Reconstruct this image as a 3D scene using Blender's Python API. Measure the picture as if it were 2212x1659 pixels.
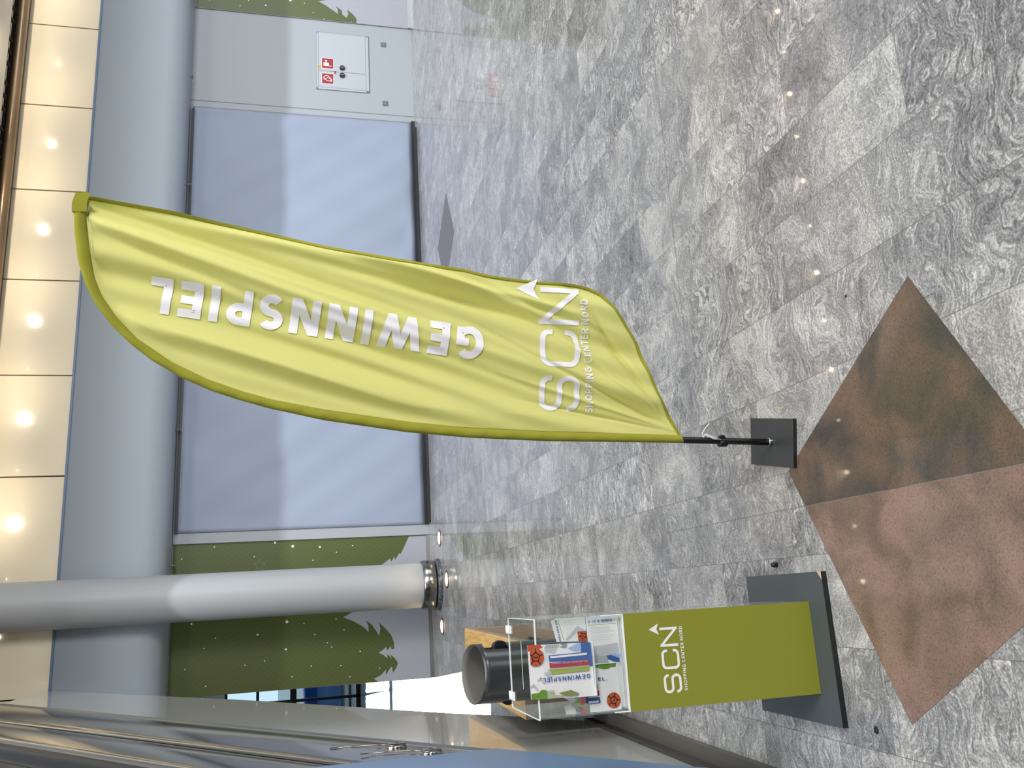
import bpy, bmesh, math, random
from mathutils import Vector, Matrix
random.seed(7)
for o in list(bpy.data.objects): bpy.data.objects.remove(o)
SC = bpy.context.scene
COL = SC.collection

# ------------------------------------------------------------------ camera
# The photograph was taken with the phone held on its side: the picture's left is up.
CAMZ = 1.5
F_PX = 1843.9
pitch, roll, yaw = -0.24038, 0.002215, 0.24656
cy, sy = math.cos(yaw), math.sin(yaw)
fwd = Vector((sy*math.cos(pitch), cy*math.cos(pitch), math.sin(pitch)))
rt = Vector((cy, -sy, 0.0)); up = rt.cross(fwd)
r2 = rt*math.cos(roll) + up*math.sin(roll)
u2 = up*math.cos(roll) - rt*math.sin(roll)
cd = bpy.data.cameras.new('camera'); cam = bpy.data.objects.new('camera', cd); COL.objects.link(cam)
R3 = Matrix(((-u2.x, r2.x, -fwd.x), (-u2.y, r2.y, -fwd.y), (-u2.z, r2.z, -fwd.z)))
cam.matrix_world = Matrix.Translation((0, 0, CAMZ)) @ R3.to_4x4()
cd.sensor_fit = 'HORIZONTAL'; cd.sensor_width = 36.0; cd.lens = F_PX*36.0/2212.0
cd.clip_start = 0.02; cd.clip_end = 200
SC.camera = cam

# ------------------------------------------------------------------ world, lights, exposure
W = bpy.data.worlds.new('world'); SC.world = W; W.use_nodes = True
bg = W.node_tree.nodes['Background']
bg.inputs[0].default_value = (0.78, 0.87, 1.0, 1); bg.inputs[1].default_value = 1.1
SC.view_settings.view_transform = 'Standard'; SC.view_settings.look = 'None'
SC.cycles.transparent_max_bounces = 32
SC.view_settings.gamma = 1.0; SC.view_settings.exposure = 0.16
try: SC.view_settings.use_curve_mapping = False
except Exception: pass

def area(name, loc, target, sx, sy_, power, color, spread=180, along=(1, 0, 0)):
    l = bpy.data.lights.new(name, 'AREA'); l.shape = 'RECTANGLE'; l.size = sx; l.size_y = sy_
    l.energy = power; l.color = color; l.spread = math.radians(spread)
    o = bpy.data.objects.new(name, l); COL.objects.link(o)
    d = (Vector(target)-Vector(loc)).normalized()
    z = -d; x = Vector(along); x = x - z*z.dot(x)
    if x.length < 1e-3: x = Vector((0, 1, 0))
    x.normalize(); y = z.cross(x)
    o.matrix_world = Matrix.Translation(loc) @ Matrix((x, y, z)).transposed().to_4x4()
    return o
# atrium glass roof, high over the near hall
area('sky_and_fill_light', (2.5, -0.5, 11.9), (2.5, -0.45, 0), 11, 7, 1060, (1.0, 0.985, 0.965))
# added strip light, kept narrow so the slab edge shades the back wall sharply
area('sky_and_fill_light', (5.24, 4.46, 9.3), (5.05, 11.2, 1.2), 20, 0.12, 470, (0.93, 0.955, 1.0), 110, (0.9996, 0.0281, 0))
# added side light from the right, giving the flag folds contrast
area('sky_and_fill_light', (17.5, 1.0, 3.0), (0.0, 4.2, 1.2), 7, 4, 850, (0.88, 0.94, 1.0))
# added front light behind the camera, brightening the flag and stand
area('sky_and_fill_light', (7.5, -7.4, 5.2), (0.5, 3.0, 1.0), 6, 4, 1500, (1.0, 0.99, 0.97))

# ------------------------------------------------------------------ materials
M = {}
def mat(name, color, rough=0.5, metal=0.0, **kw):
    m = bpy.data.materials.new(name); m.use_nodes = True
    b = m.node_tree.nodes['Principled BSDF']
    b.inputs['Base Color'].default_value = (*color, 1); b.inputs['Roughness'].default_value = rough
    b.inputs['Metallic'].default_value = metal
    for k, v in kw.items(): b.inputs[k.replace('_', ' ')].default_value = v
    M[name] = m; return m
def nodes(name):
    nt = M[name].node_tree; return nt, nt.nodes, nt.links, nt.nodes['Principled BSDF']
def noise_tint(name, scale, c1, c2, lo=0.35, hi=0.65, detail=4, bump=0, stretch=None):
    nt, N, L, b = nodes(name)
    tc = N.new('ShaderNodeTexCoord'); n = N.new('ShaderNodeTexNoise'); r = N.new('ShaderNodeValToRGB')
    n.inputs['Scale'].default_value = scale; n.inputs['Detail'].default_value = detail
    if stretch:
        mp = N.new('ShaderNodeMapping'); mp.inputs['Scale'].default_value = stretch
        L.new(tc.outputs['Object'], mp.inputs[0]); L.new(mp.outputs[0], n.inputs['Vector'])
    else: L.new(tc.outputs['Object'], n.inputs['Vector'])
    r.color_ramp.elements[0].position = lo; r.color_ramp.elements[1].position = hi
    r.color_ramp.elements[0].color = (*c1, 1); r.color_ramp.elements[1].color = (*c2, 1)
    L.new(n.outputs['Fac'], r.inputs[0]); L.new(r.outputs[0], b.inputs['Base Color'])
    if bump:
        bp = N.new('ShaderNodeBump'); bp.inputs['Strength'].default_value = bump; bp.inputs['Distance'].default_value = 0.01
        L.new(n.outputs['Fac'], bp.inputs['Height']); L.new(bp.outputs[0], b.inputs['Normal'])
def noisebump(name, scale, strength, dist=0.002):
    nt, N, L, b = nodes(name)
    tc = N.new('ShaderNodeTexCoord'); n = N.new('ShaderNodeTexNoise'); n.inputs['Scale'].default_value = scale
    bp = N.new('ShaderNodeBump'); bp.inputs['Strength'].default_value = strength; bp.inputs['Distance'].default_value = dist
    L.new(tc.outputs['Object'], n.inputs['Vector']); L.new(n.outputs['Fac'], bp.inputs['Height']); L.new(bp.outputs[0], b.inputs['Normal'])

mat('plaster', (0.355, 0.385, 0.415), 0.6); noisebump('plaster', 60, 0.05)
mat('bulkhead', (0.365, 0.42, 0.48), 0.55)
mat('cream', (0.80, 0.70, 0.52), 0.12, Coat_Weight=0.4)
mat('cream_wall', (0.80, 0.72, 0.58), 0.5)
mat('blue_edge', (0.10, 0.15, 0.26), 0.4)
mat('groove', (0.09, 0.07, 0.05), 0.6)
mat('brown_trim', (0.20, 0.13, 0.07), 0.3, 0.3)
mat('dark_slot', (0.012, 0.010, 0.008), 0.7)
mat('banner', (0.295, 0.34, 0.44), 0.75); noisebump('banner', 300, 0.1, 0.0005)
mat('black', (0.01, 0.01, 0.011), 0.45)
mat('black_metal', (0.007, 0.007, 0.008), 0.38, 0.0)
mat('base_grey', (0.034, 0.035, 0.037), 0.4); noisebump('base_grey', 400, 0.08, 0.0003)
mat('stand_base', (0.065, 0.078, 0.085), 0.32)
mat('board', (0.36, 0.37, 0.42), 0.5)
mat('tree_green', (0.075, 0.092, 0.018), 0.45)
mat('snow', (0.8, 0.82, 0.75), 0.6)
mat('pattern_green', (0.15, 0.19, 0.05), 0.5)
mat('steel', (0.40, 0.38, 0.345), 0.15, 1.0)
mat('steel_dark', (0.30, 0.29, 0.26), 0.22, 1.0)
mat('steel_rail', (0.34, 0.34, 0.34), 0.4, 1.0)
mat('panel_grey', (0.50, 0.50, 0.47), 0.10, Coat_Weight=0.6, Coat_Roughness=0.02, Specular_IOR_Level=0.9)
mat('plinth', (0.095, 0.087, 0.077), 0.45)
mat('plinth_dark', (0.05, 0.047, 0.043), 0.5)
mat('column_white', (0.345, 0.36, 0.375), 0.45)
mat('dark_stone', (0.05, 0.055, 0.06), 0.25); noise_tint('dark_stone', 30, (0.03, 0.034, 0.038), (0.12, 0.125, 0.13))
mat('cab_white', (0.42, 0.45, 0.49), 0.4)
mat('gap_dark', (0.12, 0.12, 0.13), 0.7)
mat('joint_grey', (0.20, 0.21, 0.23), 0.7)
mat('sign_red', (0.30, 0.008, 0.015), 0.4)
mat('sign_white', (0.85, 0.80, 0.82), 0.5)
mat('sticker_yellow', (0.50, 0.38, 0.06), 0.5)
mat('socket_grey', (0.15, 0.155, 0.165), 0.5, 0.2)
mat('kiosk_green', (0.245, 0.255, 0.025), 0.42)
mat('print_white', (0.86, 0.85, 0.83), 0.6)
mat('flag_white', (0.92, 0.90, 0.93), 0.7)
mat('oak', (0.62, 0.38, 0.13), 0.45); noise_tint('oak', 6, (0.50, 0.29, 0.09), (0.66, 0.42, 0.16), stretch=(12, 1, 12), detail=5)
mat('oak_side', (0.32, 0.24, 0.17), 0.55)
mat('oak_in_shade', (0.05, 0.028, 0.014), 0.6)  # shade of the recess under the seat put into the oak colour
mat('bin_out', (0.07, 0.073, 0.076), 0.25, 0.5)
mat('bin_in', (0.16, 0.15, 0.13), 0.6)
mat('orange', (0.50, 0.075, 0.02), 0.5)
mat('blued', (0.03, 0.10, 0.33), 0.5)
mat('bluel', (0.32, 0.45, 0.72), 0.5)
mat('red', (0.42, 0.02, 0.05), 0.5)
mat('pink', (0.75, 0.16, 0.20), 0.5)
mat('lime', (0.33, 0.42, 0.05), 0.5)
mat('green', (0.12, 0.25, 0.03), 0.5)
mat('greenl', (0.42, 0.45, 0.30), 0.5)
mat('olive', (0.20, 0.22, 0.06), 0.5)
mat('white', (0.80, 0.79, 0.80), 0.5)
mat('greyl', (0.50, 0.51, 0.54), 0.5)
mat('greym', (0.38, 0.40, 0.43), 0.5)
mat('greyd', (0.24, 0.27, 0.32), 0.5)
mat('ball_green', (0.22, 0.20, 0.05), 0.5)
mat('glass_sky_reflection', (0.16, 0.25, 0.40), 0.35)  # blue sky reflection in the balustrade glass, put into the base colour
mat('rubber', (0.012, 0.012, 0.012), 0.6)
mat('chip_wood', (0.62, 0.45, 0.27), 0.7)
mat('asphalt', (0.16, 0.16, 0.17), 0.9)
mat('car_blue', (0.05, 0.12, 0.30), 0.2, 0.3, Coat_Weight=1.0)
mat('frame_dark', (0.03, 0.033, 0.036), 0.4)
mat('building', (0.70, 0.72, 0.74), 0.8)
mat('hedge', (0.05, 0.10, 0.06), 0.9)
mat('acryl_edge', (0.85, 0.88, 0.88), 0.25)
mat('sleeve_green', (0.30, 0.33, 0.045), 0.6)

def lamp_mat(name, color, strength):
    m = mat(name, color, 0.4); b = m.node_tree.nodes['Principled BSDF']
    b.inputs['Emission Color'].default_value = (*color, 1); b.inputs['Emission Strength'].default_value = strength
lamp_mat('lamp_warm', (1.0, 0.72, 0.35), 2.5)
lamp_mat('lamp_spot', (1.0, 0.84, 0.60), 60.0)

def clear_mat(name, tint, gloss=0.12, frost=0.0):
    m = bpy.data.materials.new(name); m.use_nodes = True; nt = m.node_tree; nt.nodes.clear()
    N, L = nt.nodes, nt.links
    out = N.new('ShaderNodeOutputMaterial'); tr = N.new('ShaderNodeBsdfTransparent'); gl = N.new('ShaderNodeBsdfGlossy')
    df = N.new('ShaderNodeBsdfDiffuse'); fr = N.new('ShaderNodeFresnel'); mx = N.new('ShaderNodeMixShader'); m2 = N.new('ShaderNodeMixShader')
    tr.inputs[0].default_value = (*tint, 1); gl.inputs['Roughness'].default_value = 0.03
    df.inputs[0].default_value = (0.8, 0.82, 0.82, 1); fr.inputs[0].default_value = 1.0 + gloss*4
    gm = N.new('ShaderNodeNewGeometry'); ml = N.new('ShaderNodeMath'); ml.operation = 'MULTIPLY'; sb = N.new('ShaderNodeMath'); sb.operation = 'SUBTRACT'; sb.inputs[0].default_value = 1.0
    L.new(gm.outputs['Backfacing'], sb.inputs[1]); L.new(fr.outputs[0], ml.inputs[0]); L.new(sb.outputs[0], ml.inputs[1])
    L.new(ml.outputs[0], mx.inputs[0]); L.new(tr.outputs[0], mx.inputs[1]); L.new(gl.outputs[0], mx.inputs[2])
    m2.inputs[0].default_value = frost; L.new(mx.outputs[0], m2.inputs[1]); L.new(df.outputs[0], m2.inputs[2])
    L.new(m2.outputs[0], out.inputs[0]); M[name] = m
clear_mat('acrylic', (0.97, 0.98, 0.975), 0.05, 0.0)
clear_mat('acrylic_side', (0.86, 0.93, 0.88), 0.07, 0.10)
clear_mat('glass', (0.80, 0.90, 0.92), 0.12)
clear_mat('glass_blue', (0.55, 0.70, 0.85), 0.12)
clear_mat('pocket', (0.97, 0.98, 0.97), 0.07, 0.03)

def cloth_mat(name, col, trans):
    m = bpy.data.materials.new(name); m.use_nodes = True; nt = m.node_tree; nt.nodes.clear()
    N, L = nt.nodes, nt.links
    out = N.new('ShaderNodeOutputMaterial'); d = N.new('ShaderNodeBsdfDiffuse'); t = N.new('ShaderNodeBsdfTranslucent'); mx = N.new('ShaderNodeMixShader')
    tc = N.new('ShaderNodeTexCoord'); n = N.new('ShaderNodeTexNoise'); n.inputs['Scale'].default_value = 9; n.inputs['Detail'].default_value = 6
    bp = N.new('ShaderNodeBump'); bp.inputs['Strength'].default_value = 0.25; bp.inputs['Distance'].default_value = 0.01
    L.new(tc.outputs['Object'], n.inputs['Vector']); L.new(n.outputs['Fac'], bp.inputs['Height']); L.new(bp.outputs[0], d.inputs['Normal'])
    d.inputs[0].default_value = (*col, 1); t.inputs[0].default_value = (*col, 1); mx.inputs[0].default_value = trans
    L.new(d.outputs[0], mx.inputs[1]); L.new(t.outputs[0], mx.inputs[2]); L.new(mx.outputs[0], out.inputs[0]); M[name] = m
cloth_mat('flag_cloth', (0.93, 0.915, 0.40), 0.45)
cloth_mat('hem_cloth', (0.37, 0.36, 0.05), 0.12)

# ---- floor stone: courses along Y, random tile joints, swirled gneiss
COURSE, X0 = 0.263, 0.059
def stone_floor():
    m = mat('floor_stone', (0.4, 0.4, 0.4), 0.3); nt, N, L, b = nodes('floor_stone')
    def math_(op, a, c=None, v=None):
        n = N.new('ShaderNodeMath'); n.operation = op
        for i, q in enumerate((a, c)):
            if q is None: continue
            if isinstance(q, (int, float)): n.inputs[i].default_value = q
            else: L.new(q, n.inputs[i])
        return n.outputs[0]
    g = N.new('ShaderNodeNewGeometry'); sp = N.new('ShaderNodeSeparateXYZ'); L.new(g.outputs['Position'], sp.inputs[0])
    X, Y = sp.outputs[0], sp.outputs[1]
    cx = math_('DIVIDE', math_('SUBTRACT', X, X0), COURSE)
    ci = math_('FLOOR', cx); fx = math_('FRACT', cx)
    wn = N.new('ShaderNodeTexWhiteNoise'); wn.noise_dimensions = '1D'; L.new(ci, wn.inputs['W'])
    ln = math_('ADD', 0.42, math_('MULTIPLY', wn.outputs['Value'], 0.35))
    yy = math_('ADD', math_('DIVIDE', Y, ln), math_('MULTIPLY', wn.outputs['Value'], 17.3))
    yi = math_('FLOOR', yy); fy = math_('FRACT', yy)
    cmb = N.new('ShaderNodeCombineXYZ'); L.new(ci, cmb.inputs[0]); L.new(yi, cmb.inputs[1])
    w2 = N.new('ShaderNodeTexWhiteNoise'); w2.noise_dimensions = '2D'; L.new(cmb.outputs[0], w2.inputs['Vector'])
    # per-tile shift of the pattern
    vs = N.new('ShaderNodeVectorMath'); vs.operation = 'SCALE'; L.new(w2.outputs['Color'], vs.inputs[0]); vs.inputs['Scale'].default_value = 37.0
    va = N.new('ShaderNodeVectorMath'); va.operation = 'ADD'; L.new(g.outputs['Position'], va.inputs[0]); L.new(vs.outputs[0], va.inputs[1])
    # swirl warp
    nw = N.new('ShaderNodeTexNoise'); nw.inputs['Scale'].default_value = 4.5; nw.inputs['Detail'].default_value = 4; L.new(va.outputs[0], nw.inputs['Vector'])
    s1 = N.new('ShaderNodeVectorMath'); s1.operation = 'SUBTRACT'; L.new(nw.outputs['Color'], s1.inputs[0]); s1.inputs[1].default_value = (0.5, 0.5, 0.5)
    s2 = N.new('ShaderNodeVectorMath'); s2.operation = 'SCALE'; L.new(s1.outputs[0], s2.inputs[0]); s2.inputs['Scale'].default_value = 0.40
    vw = N.new('ShaderNodeVectorMath'); vw.operation = 'ADD'; L.new(va.outputs[0], vw.inputs[0]); L.new(s2.outputs[0], vw.inputs[1])
    mp = N.new('ShaderNodeMapping'); mp.inputs['Scale'].default_value = (13, 105, 13); mp.inputs['Rotation'].default_value = (0, 0, 0.25)
    L.new(vw.outputs[0], mp.inputs[0])
    nb = N.new('ShaderNodeTexNoise'); nb.inputs['Scale'].default_value = 1.0; nb.inputs['Detail'].default_value = 5; nb.inputs['Roughness'].default_value = 0.62
    L.new(mp.outputs[0], nb.inputs['Vector'])
    nl = N.new('ShaderNodeTexNoise'); nl.inputs['Scale'].default_value = 5.0; nl.inputs['Detail'].default_value = 4; L.new(vw.outputs[0], nl.inputs['Vector'])
    ns = N.new('ShaderNodeTexNoise'); ns.inputs['Scale'].default_value = 170; ns.inputs['Detail'].default_value = 3; ns.inputs['Roughness'].default_value = 0.7; L.new(va.outputs[0], ns.inputs['Vector'])
    # banding amplitude differs from slab to slab
    amp = math_('ADD', 0.40, math_('MULTIPLY', w2.outputs['Value'], 0.65))
    v = math_('ADD', math_('MULTIPLY', math_('SUBTRACT', nb.outputs['Fac'], 0.5), math_('MULTIPLY', amp, 1.9)), 0.5)
    v = math_('ADD', v, math_('MULTIPLY', math_('SUBTRACT', nl.outputs['Fac'], 0.5), 0.75))
    v = math_('ADD', v, math_('MULTIPLY', math_('SUBTRACT', ns.outputs['Fac'], 0.5), 1.15))
    tone = N.new('ShaderNodeSeparateColor'); L.new(w2.outputs['Color'], tone.inputs[0])
    v = math_('ADD', v, math_('MULTIPLY', math_('SUBTRACT', tone.outputs[1], 0.40), 0.17))
    r = N.new('ShaderNodeValToRGB'); L.new(v, r.inputs[0]); e = r.color_ramp.elements
    e[0].position = 0.05; e[0].color = (0.07, 0.07, 0.07, 1); e[1].position = 0.95; e[1].color = (0.70, 0.685, 0.65, 1)
    a = e.new(0.30); a.color = (0.178, 0.177, 0.181, 1); a = e.new(0.50); a.color = (0.265, 0.262, 0.264, 1); a = e.new(0.68); a.color = (0.44, 0.433, 0.418, 1)
    # joints
    jx = math_('LESS_THAN', math_('MINIMUM', fx, math_('SUBTRACT', 1.0, fx)), 0.0050)
    jy = math_('LESS_THAN', math_('MULTIPLY', math_('MINIMUM', fy, math_('SUBTRACT', 1.0, fy)), ln), 0.0009)
    j3 = math_('MULTIPLY', math_('LESS_THAN', math_('ABSOLUTE', math_('SUBTRACT', X, 0.208)), 0.0016), math_('LESS_THAN', Y, 3.4))
    j4 = math_('MULTIPLY', math_('LESS_THAN', math_('ABSOLUTE', math_('SUBTRACT', Y, 3.045)), 0.0030), math_('GREATER_THAN', X, 0.85))
    j = math_('MINIMUM', math_('ADD', math_('ADD', jx, jy), math_('ADD', j3, j4)), 1.0)
    mx = N.new('ShaderNodeMix'); mx.data_type = 'RGBA'; L.new(math_('MULTIPLY', j, 0.75), mx.inputs[0]); L.new(r.outputs[0], mx.inputs[6]); mx.inputs[7].default_value = (0.13, 0.125, 0.115, 1)
    L.new(mx.outputs[2], b.inputs['Base Color'])
    b.inputs['Roughness'].default_value = 0.28; b.inputs['Specular IOR Level'].default_value = 0.3; b.inputs['Coat Weight'].default_value = 0.6; b.inputs['Coat Roughness'].default_value = 0.035
stone_floor()
def granite(name, c1, c2, c3):
    mat(name, c1, 0.2); nt, N, L, b = nodes(name)
    g = N.new('ShaderNodeNewGeometry')
    n1 = N.new('ShaderNodeTexNoise'); n1.inputs['Scale'].default_value = 6.0; n1.inputs['Detail'].default_value = 8; n1.inputs['Distortion'].default_value = 0.6
    n2 = N.new('ShaderNodeTexNoise'); n2.inputs['Scale'].default_value = 210; n2.inputs['Detail'].default_value = 5; n2.inputs['Roughness'].default_value = 0.75
    L.new(g.outputs['Position'], n1.inputs['Vector']); L.new(g.outputs['Position'], n2.inputs['Vector'])
    r1 = N.new('ShaderNodeValToRGB'); r1.color_ramp.elements[0].position = 0.36; r1.color_ramp.elements[1].position = 0.62
    r1.color_ramp.elements[0].color = (*c1, 1); r1.color_ramp.elements[1].color = (*c2, 1); L.new(n1.outputs['Fac'], r1.inputs[0])
    r2_ = N.new('ShaderNodeValToRGB'); r2_.color_ramp.elements[0].position = 0.36; r2_.color_ramp.elements[1].position = 0.54
    r2_.color_ramp.elements[0].color = (*c3, 1); r2_.color_ramp.elements[1].color = (1, 1, 1, 1); L.new(n2.outputs['Fac'], r2_.inputs[0])
    mx = N.new('ShaderNodeMix'); mx.data_type = 'RGBA'; mx.blend_type = 'MULTIPLY'; mx.inputs[0].default_value = 1
    L.new(r1.outputs[0], mx.inputs[6]); L.new(r2_.outputs[0], mx.inputs[7]); L.new(mx.outputs[2], b.inputs['Base Color'])
    b.inputs['Roughness'].default_value = 0.4; b.inputs['Coat Weight'].default_value = 0.25; b.inputs['Coat Roughness'].default_value = 0.035
granite('granite_brown', (0.062, 0.056, 0.048), (0.165, 0.105, 0.072), (0.50, 0.48, 0.46))
granite('granite_pink', (0.165, 0.115, 0.085), (0.30, 0.195, 0.155), (0.55, 0.50, 0.48))
mat('inlay_far', (0.095, 0.075, 0.07), 0.25)

# ------------------------------------------------------------------ helpers
class MB:
    def __init__(s): s.v = []; s.f = []; s.m = []; s.slots = []; s.sm = []
    def slot(s, name):
        if name not in s.slots: s.slots.append(name)
        return s.slots.index(name)
    def face(s, pts, mt, smooth=False):
        i = len(s.v); s.v += [tuple(p) for p in pts]; s.f.append(tuple(range(i, i+len(pts)))); s.m.append(s.slot(mt)); s.sm.append(smooth)
    def grid(s, rows, mt, smooth=True, closed=False):
        i = len(s.v); n = len(rows[0])
        for r in rows: s.v += [tuple(p) for p in r]
        k = s.slot(mt)
        for a in range(len(rows)-1):
            for b in range(n if closed else n-1):
                c = (b+1) % n
                s.f.append((i+a*n+b, i+a*n+c, i+(a+1)*n+c, i+(a+1)*n+b)); s.m.append(k); s.sm.append(smooth)
    def ngon(s, pts, mt): s.face(pts, mt)
    def box(s, o, a, b, c, mt):           # o corner, three edge vectors
        o, a, b, c = map(Vector, (o, a, b, c)); i = len(s.v)
        if a.cross(b).dot(c) < 0: a, b = b, a
        P = [o, o+a, o+a+b, o+b, o+c, o+a+c, o+a+b+c, o+b+c]; s.v += [tuple(p) for p in P]; k = s.slot(mt)
        for q in ((0, 3, 2, 1), (4, 5, 6, 7), (0, 1, 5, 4), (1, 2, 6, 5), (2, 3, 7, 6), (3, 0, 4, 7)):
            s.f.append(tuple(i+t for t in q)); s.m.append(k); s.sm.append(False)
    def abox(s, x0, x1, y0, y1, z0, z1, mt): s.box((x0, y0, z0), (x1-x0, 0, 0), (0, y1-y0, 0), (0, 0, z1-z0), mt)
    def prism(s, pts, d, mt, cap=None):   # planar polygon extruded by vector d
        d = Vector(d); P = [Vector(p) for p in pts]; n = len(P); i = len(s.v)
        nrm = Vector((0, 0, 0))
        for a in range(n): nrm += P[a].cross(P[(a+1) % n])
        if nrm.dot(d) > 0: P.reverse()
        s.v += [tuple(p) for p in P]+[tuple(p+d) for p in P]; k = s.slot(mt); kc = s.slot(cap or mt)
        s.f.append(tuple(range(i, i+n))); s.m.append(kc); s.sm.append(False)
        s.f.append(tuple(range(i+2*n-1, i+n-1, -1))); s.m.append(kc); s.sm.append(False)
        for a in range(n):
            b = (a+1) % n; s.f.append((i+b, i+a, i+n+a, i+n+b)); s.m.append(k); s.sm.append(False)
    def tube(s, path, r, mt, seg=12, caps=True):
        P = [Vector(p) for p in path]; rows = []
        rr = r if isinstance(r, (list, tuple)) else [r]*len(P)
        t0 = (P[1]-P[0]).normalized(); a = Vector((0, 0, 1)) if abs(t0.z) < 0.9 else Vector((1, 0, 0))
        u = t0.cross(a).normalized()
        for i, p in enumerate(P):
            t = (P[min(i+1, len(P)-1)]-P[max(i-1, 0)]).normalized(); u = (u-t*u.dot(t)).normalized(); w = t.cross(u)
            rows.append([p+(u*math.cos(2*math.pi*k/seg)+w*math.sin(2*math.pi*k/seg))*rr[i] for k in range(seg)])
        s.grid(rows, mt, True, True)
        if caps: s.face(rows[0][::-1], mt); s.face(rows[-1], mt)
    def lathe(s, c, prof, mt, seg=48, mts=None):   # prof list of (r, z)
        rows = [[(c[0]+r*math.cos(2*math.pi*k/seg), c[1]+r*math.sin(2*math.pi*k/seg), z) for k in range(seg)] for r, z in prof]
        for i in range(len(rows)-1): s.grid(rows[i:i+2], (mts[i] if mts else mt), True, True)
    def disc(s, c, ax, ay, r, mt, seg=28):
        c, ax, ay = Vector(c), Vector(ax), Vector(ay)
        s.face([c+ax*(r*math.cos(2*math.pi*k/seg))+ay*(r*math.sin(2*math.pi*k/seg)) for k in range(seg)], mt)
    def build(s, name, parent=None, bevel=0, autosmooth=False):
        me = bpy.data.meshes.new(name); me.from_pydata(s.v, [], s.f); me.update()
        for n in s.slots: me.materials.append(M[n])
        me.polygons.foreach_set('material_index', s.m); me.polygons.foreach_set('use_smooth', s.sm)
        bm = bmesh.new(); bm.from_mesh(me); bmesh.ops.remove_doubles(bm, verts=bm.verts, dist=1e-6)
        bm.to_mesh(me); bm.free()
        o = bpy.data.objects.new(name, me); COL.objects.link(o)
        if parent is not None:
            o.parent = parent
            o.matrix_parent_inverse = Matrix.Translation(-Vector(world_loc(parent)))
        if bevel:
            md = o.modifiers.new('bevel', 'BEVEL'); md.width = bevel; md.segments = 2; md.limit_method = 'ANGLE'; md.angle_limit = math.radians(40)
        return o
def world_loc(o):
    l = Vector(o.location)
    if o.parent is not None: l = Vector((0, 0, 0)) if o.type == 'MESH' else l
    return l
def thing(name, loc, label, cat, group=None):
    o = bpy.data.objects.new(name, None); COL.objects.link(o); o.location = loc; o.empty_display_size = 0.1
    o['label'] = label; o['category'] = cat
    if group: o['group'] = group
    return o
def tag(o, label, cat, group=None):
    o['label'] = label; o['category'] = cat
    if group: o['group'] = group
    return o
def struct(o): o['kind'] = 'structure'; return o

# ---- stroke lettering -----------------------------------------------------
def arc(cx, cy_, rx, ry, a0, a1, n=14):
    return [(cx+rx*math.cos(math.radians(a0+(a1-a0)*i/n)), cy_+ry*math.sin(math.radians(a0+(a1-a0)*i/n))) for i in range(n+1)]
def glyph(ch, t):
    h = t/2
    if ch == 'I': return t, [[(h, 0), (h, 1)]]
    if ch == 'E': w = .58; return w, [[(w, h), (h, h), (h, 1-h), (w, 1-h)], [(h, .5), (w*.93, .5)]]
    if ch == 'F': w = .56; return w, [[(h, 0), (h, 1-h), (w, 1-h)], [(h, .5), (w*.9, .5)]]
    if ch == 'L': w = .55; return w, [[(h, 1), (h, h), (w, h)]]
    if ch == 'N': w = .78; return w, [[(h, 0), (h, 1)], [(w-h, 0), (w-h, 1)], ('q', t*.58, 1, w-t*.58, 0, t*1.16)]
    if ch == 'M': w = .92; return w, [[(h, 0), (h, 1)], [(w-h, 0), (w-h, 1)], ('q', t*.55, 1, w/2, .22, t*1.1), ('q', w-t*.55, 1, w/2, .22, t*1.1)]
    if ch == 'W': w = 1.22; a = t*.54; return w, [('q', a, 1, w*.275, 0, t*1.08), ('q', w*.5, 1, w*.275, 0, t*1.02), ('q', w*.5, 1, w*.725, 0, t*1.02), ('q', w-a, 1, w*.725, 0, t*1.08)]
    if ch == 'U': w = .74; return w, [[(h, 1), (h, .36)]+arc(w/2, .36, w/2-h, .36-h, 180, 360)+[(w-h, 1)]]
    if ch == 'T': w = .66; return w, [[(0, 1-h), (w, 1-h)], [(w/2, 0), (w/2, 1-h)]]
    if ch == 'H': w = .74; return w, [[(h, 0), (h, 1)], [(w-h, 0), (w-h, 1)], [(h, .5), (w-h, .5)]]
    if ch == 'A': w = .82; return w, [('q', w/2, 1, t*.54, 0, t*1.08), ('q', w/2, 1, w-t*.54, 0, t*1.08), [(w*.22, .28), (w*.78, .28)]]
    if ch == 'P': w = .64; return w, [[(h, 0), (h, 1-h), (w*.5, 1-h)]+arc(w*.5, .68, w*.5-h, .32-h, 90, -90)+[(h, .36+h)]]
    if ch == 'R': w = .68; return w, [[(h, 0), (h, 1-h), (w*.5, 1-h)]+arc(w*.5, .70, w*.5-h, .30-h, 90, -90)+[(h, .40+h)], [(w*.45, .42), (w-h*.8, 0)]]
    if ch == 'D': w = .74; return w, [[(h, h), (h, 1-h), (w*.4, 1-h)]+arc(w*.4, .5, w*.6-h, .5-h, 90, -90)+[(h, h), (h, h+.02)]]
    if ch == 'O': w = .86; return w, [arc(w/2, .5, w/2-h, .5-h, 90, 450, 30)]
    if ch == 'C': w = .74; return w, [arc(w*.52, .5, w*.52-h, .5-h, 48, 312, 26)]
    if ch == 'G': w = .80; return w, [arc(w*.52, .5, w*.52-h, .5-h, 50, 300, 24)+[(w-h, .17), (w-h, .50), (w*.55, .50)]]
    if ch == 'S':
        w = .62; c = w/2; q = (1-t)/4
        return w, [arc(c, 1-h-q, c-h*.9, q, 35, 270, 18)+arc(c, h+q, c-h*.9, q, 90, -145, 18)[1:]]
    if ch == '.': return t, [[(h, 0), (h, t)]]
    return 0.36, []
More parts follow.
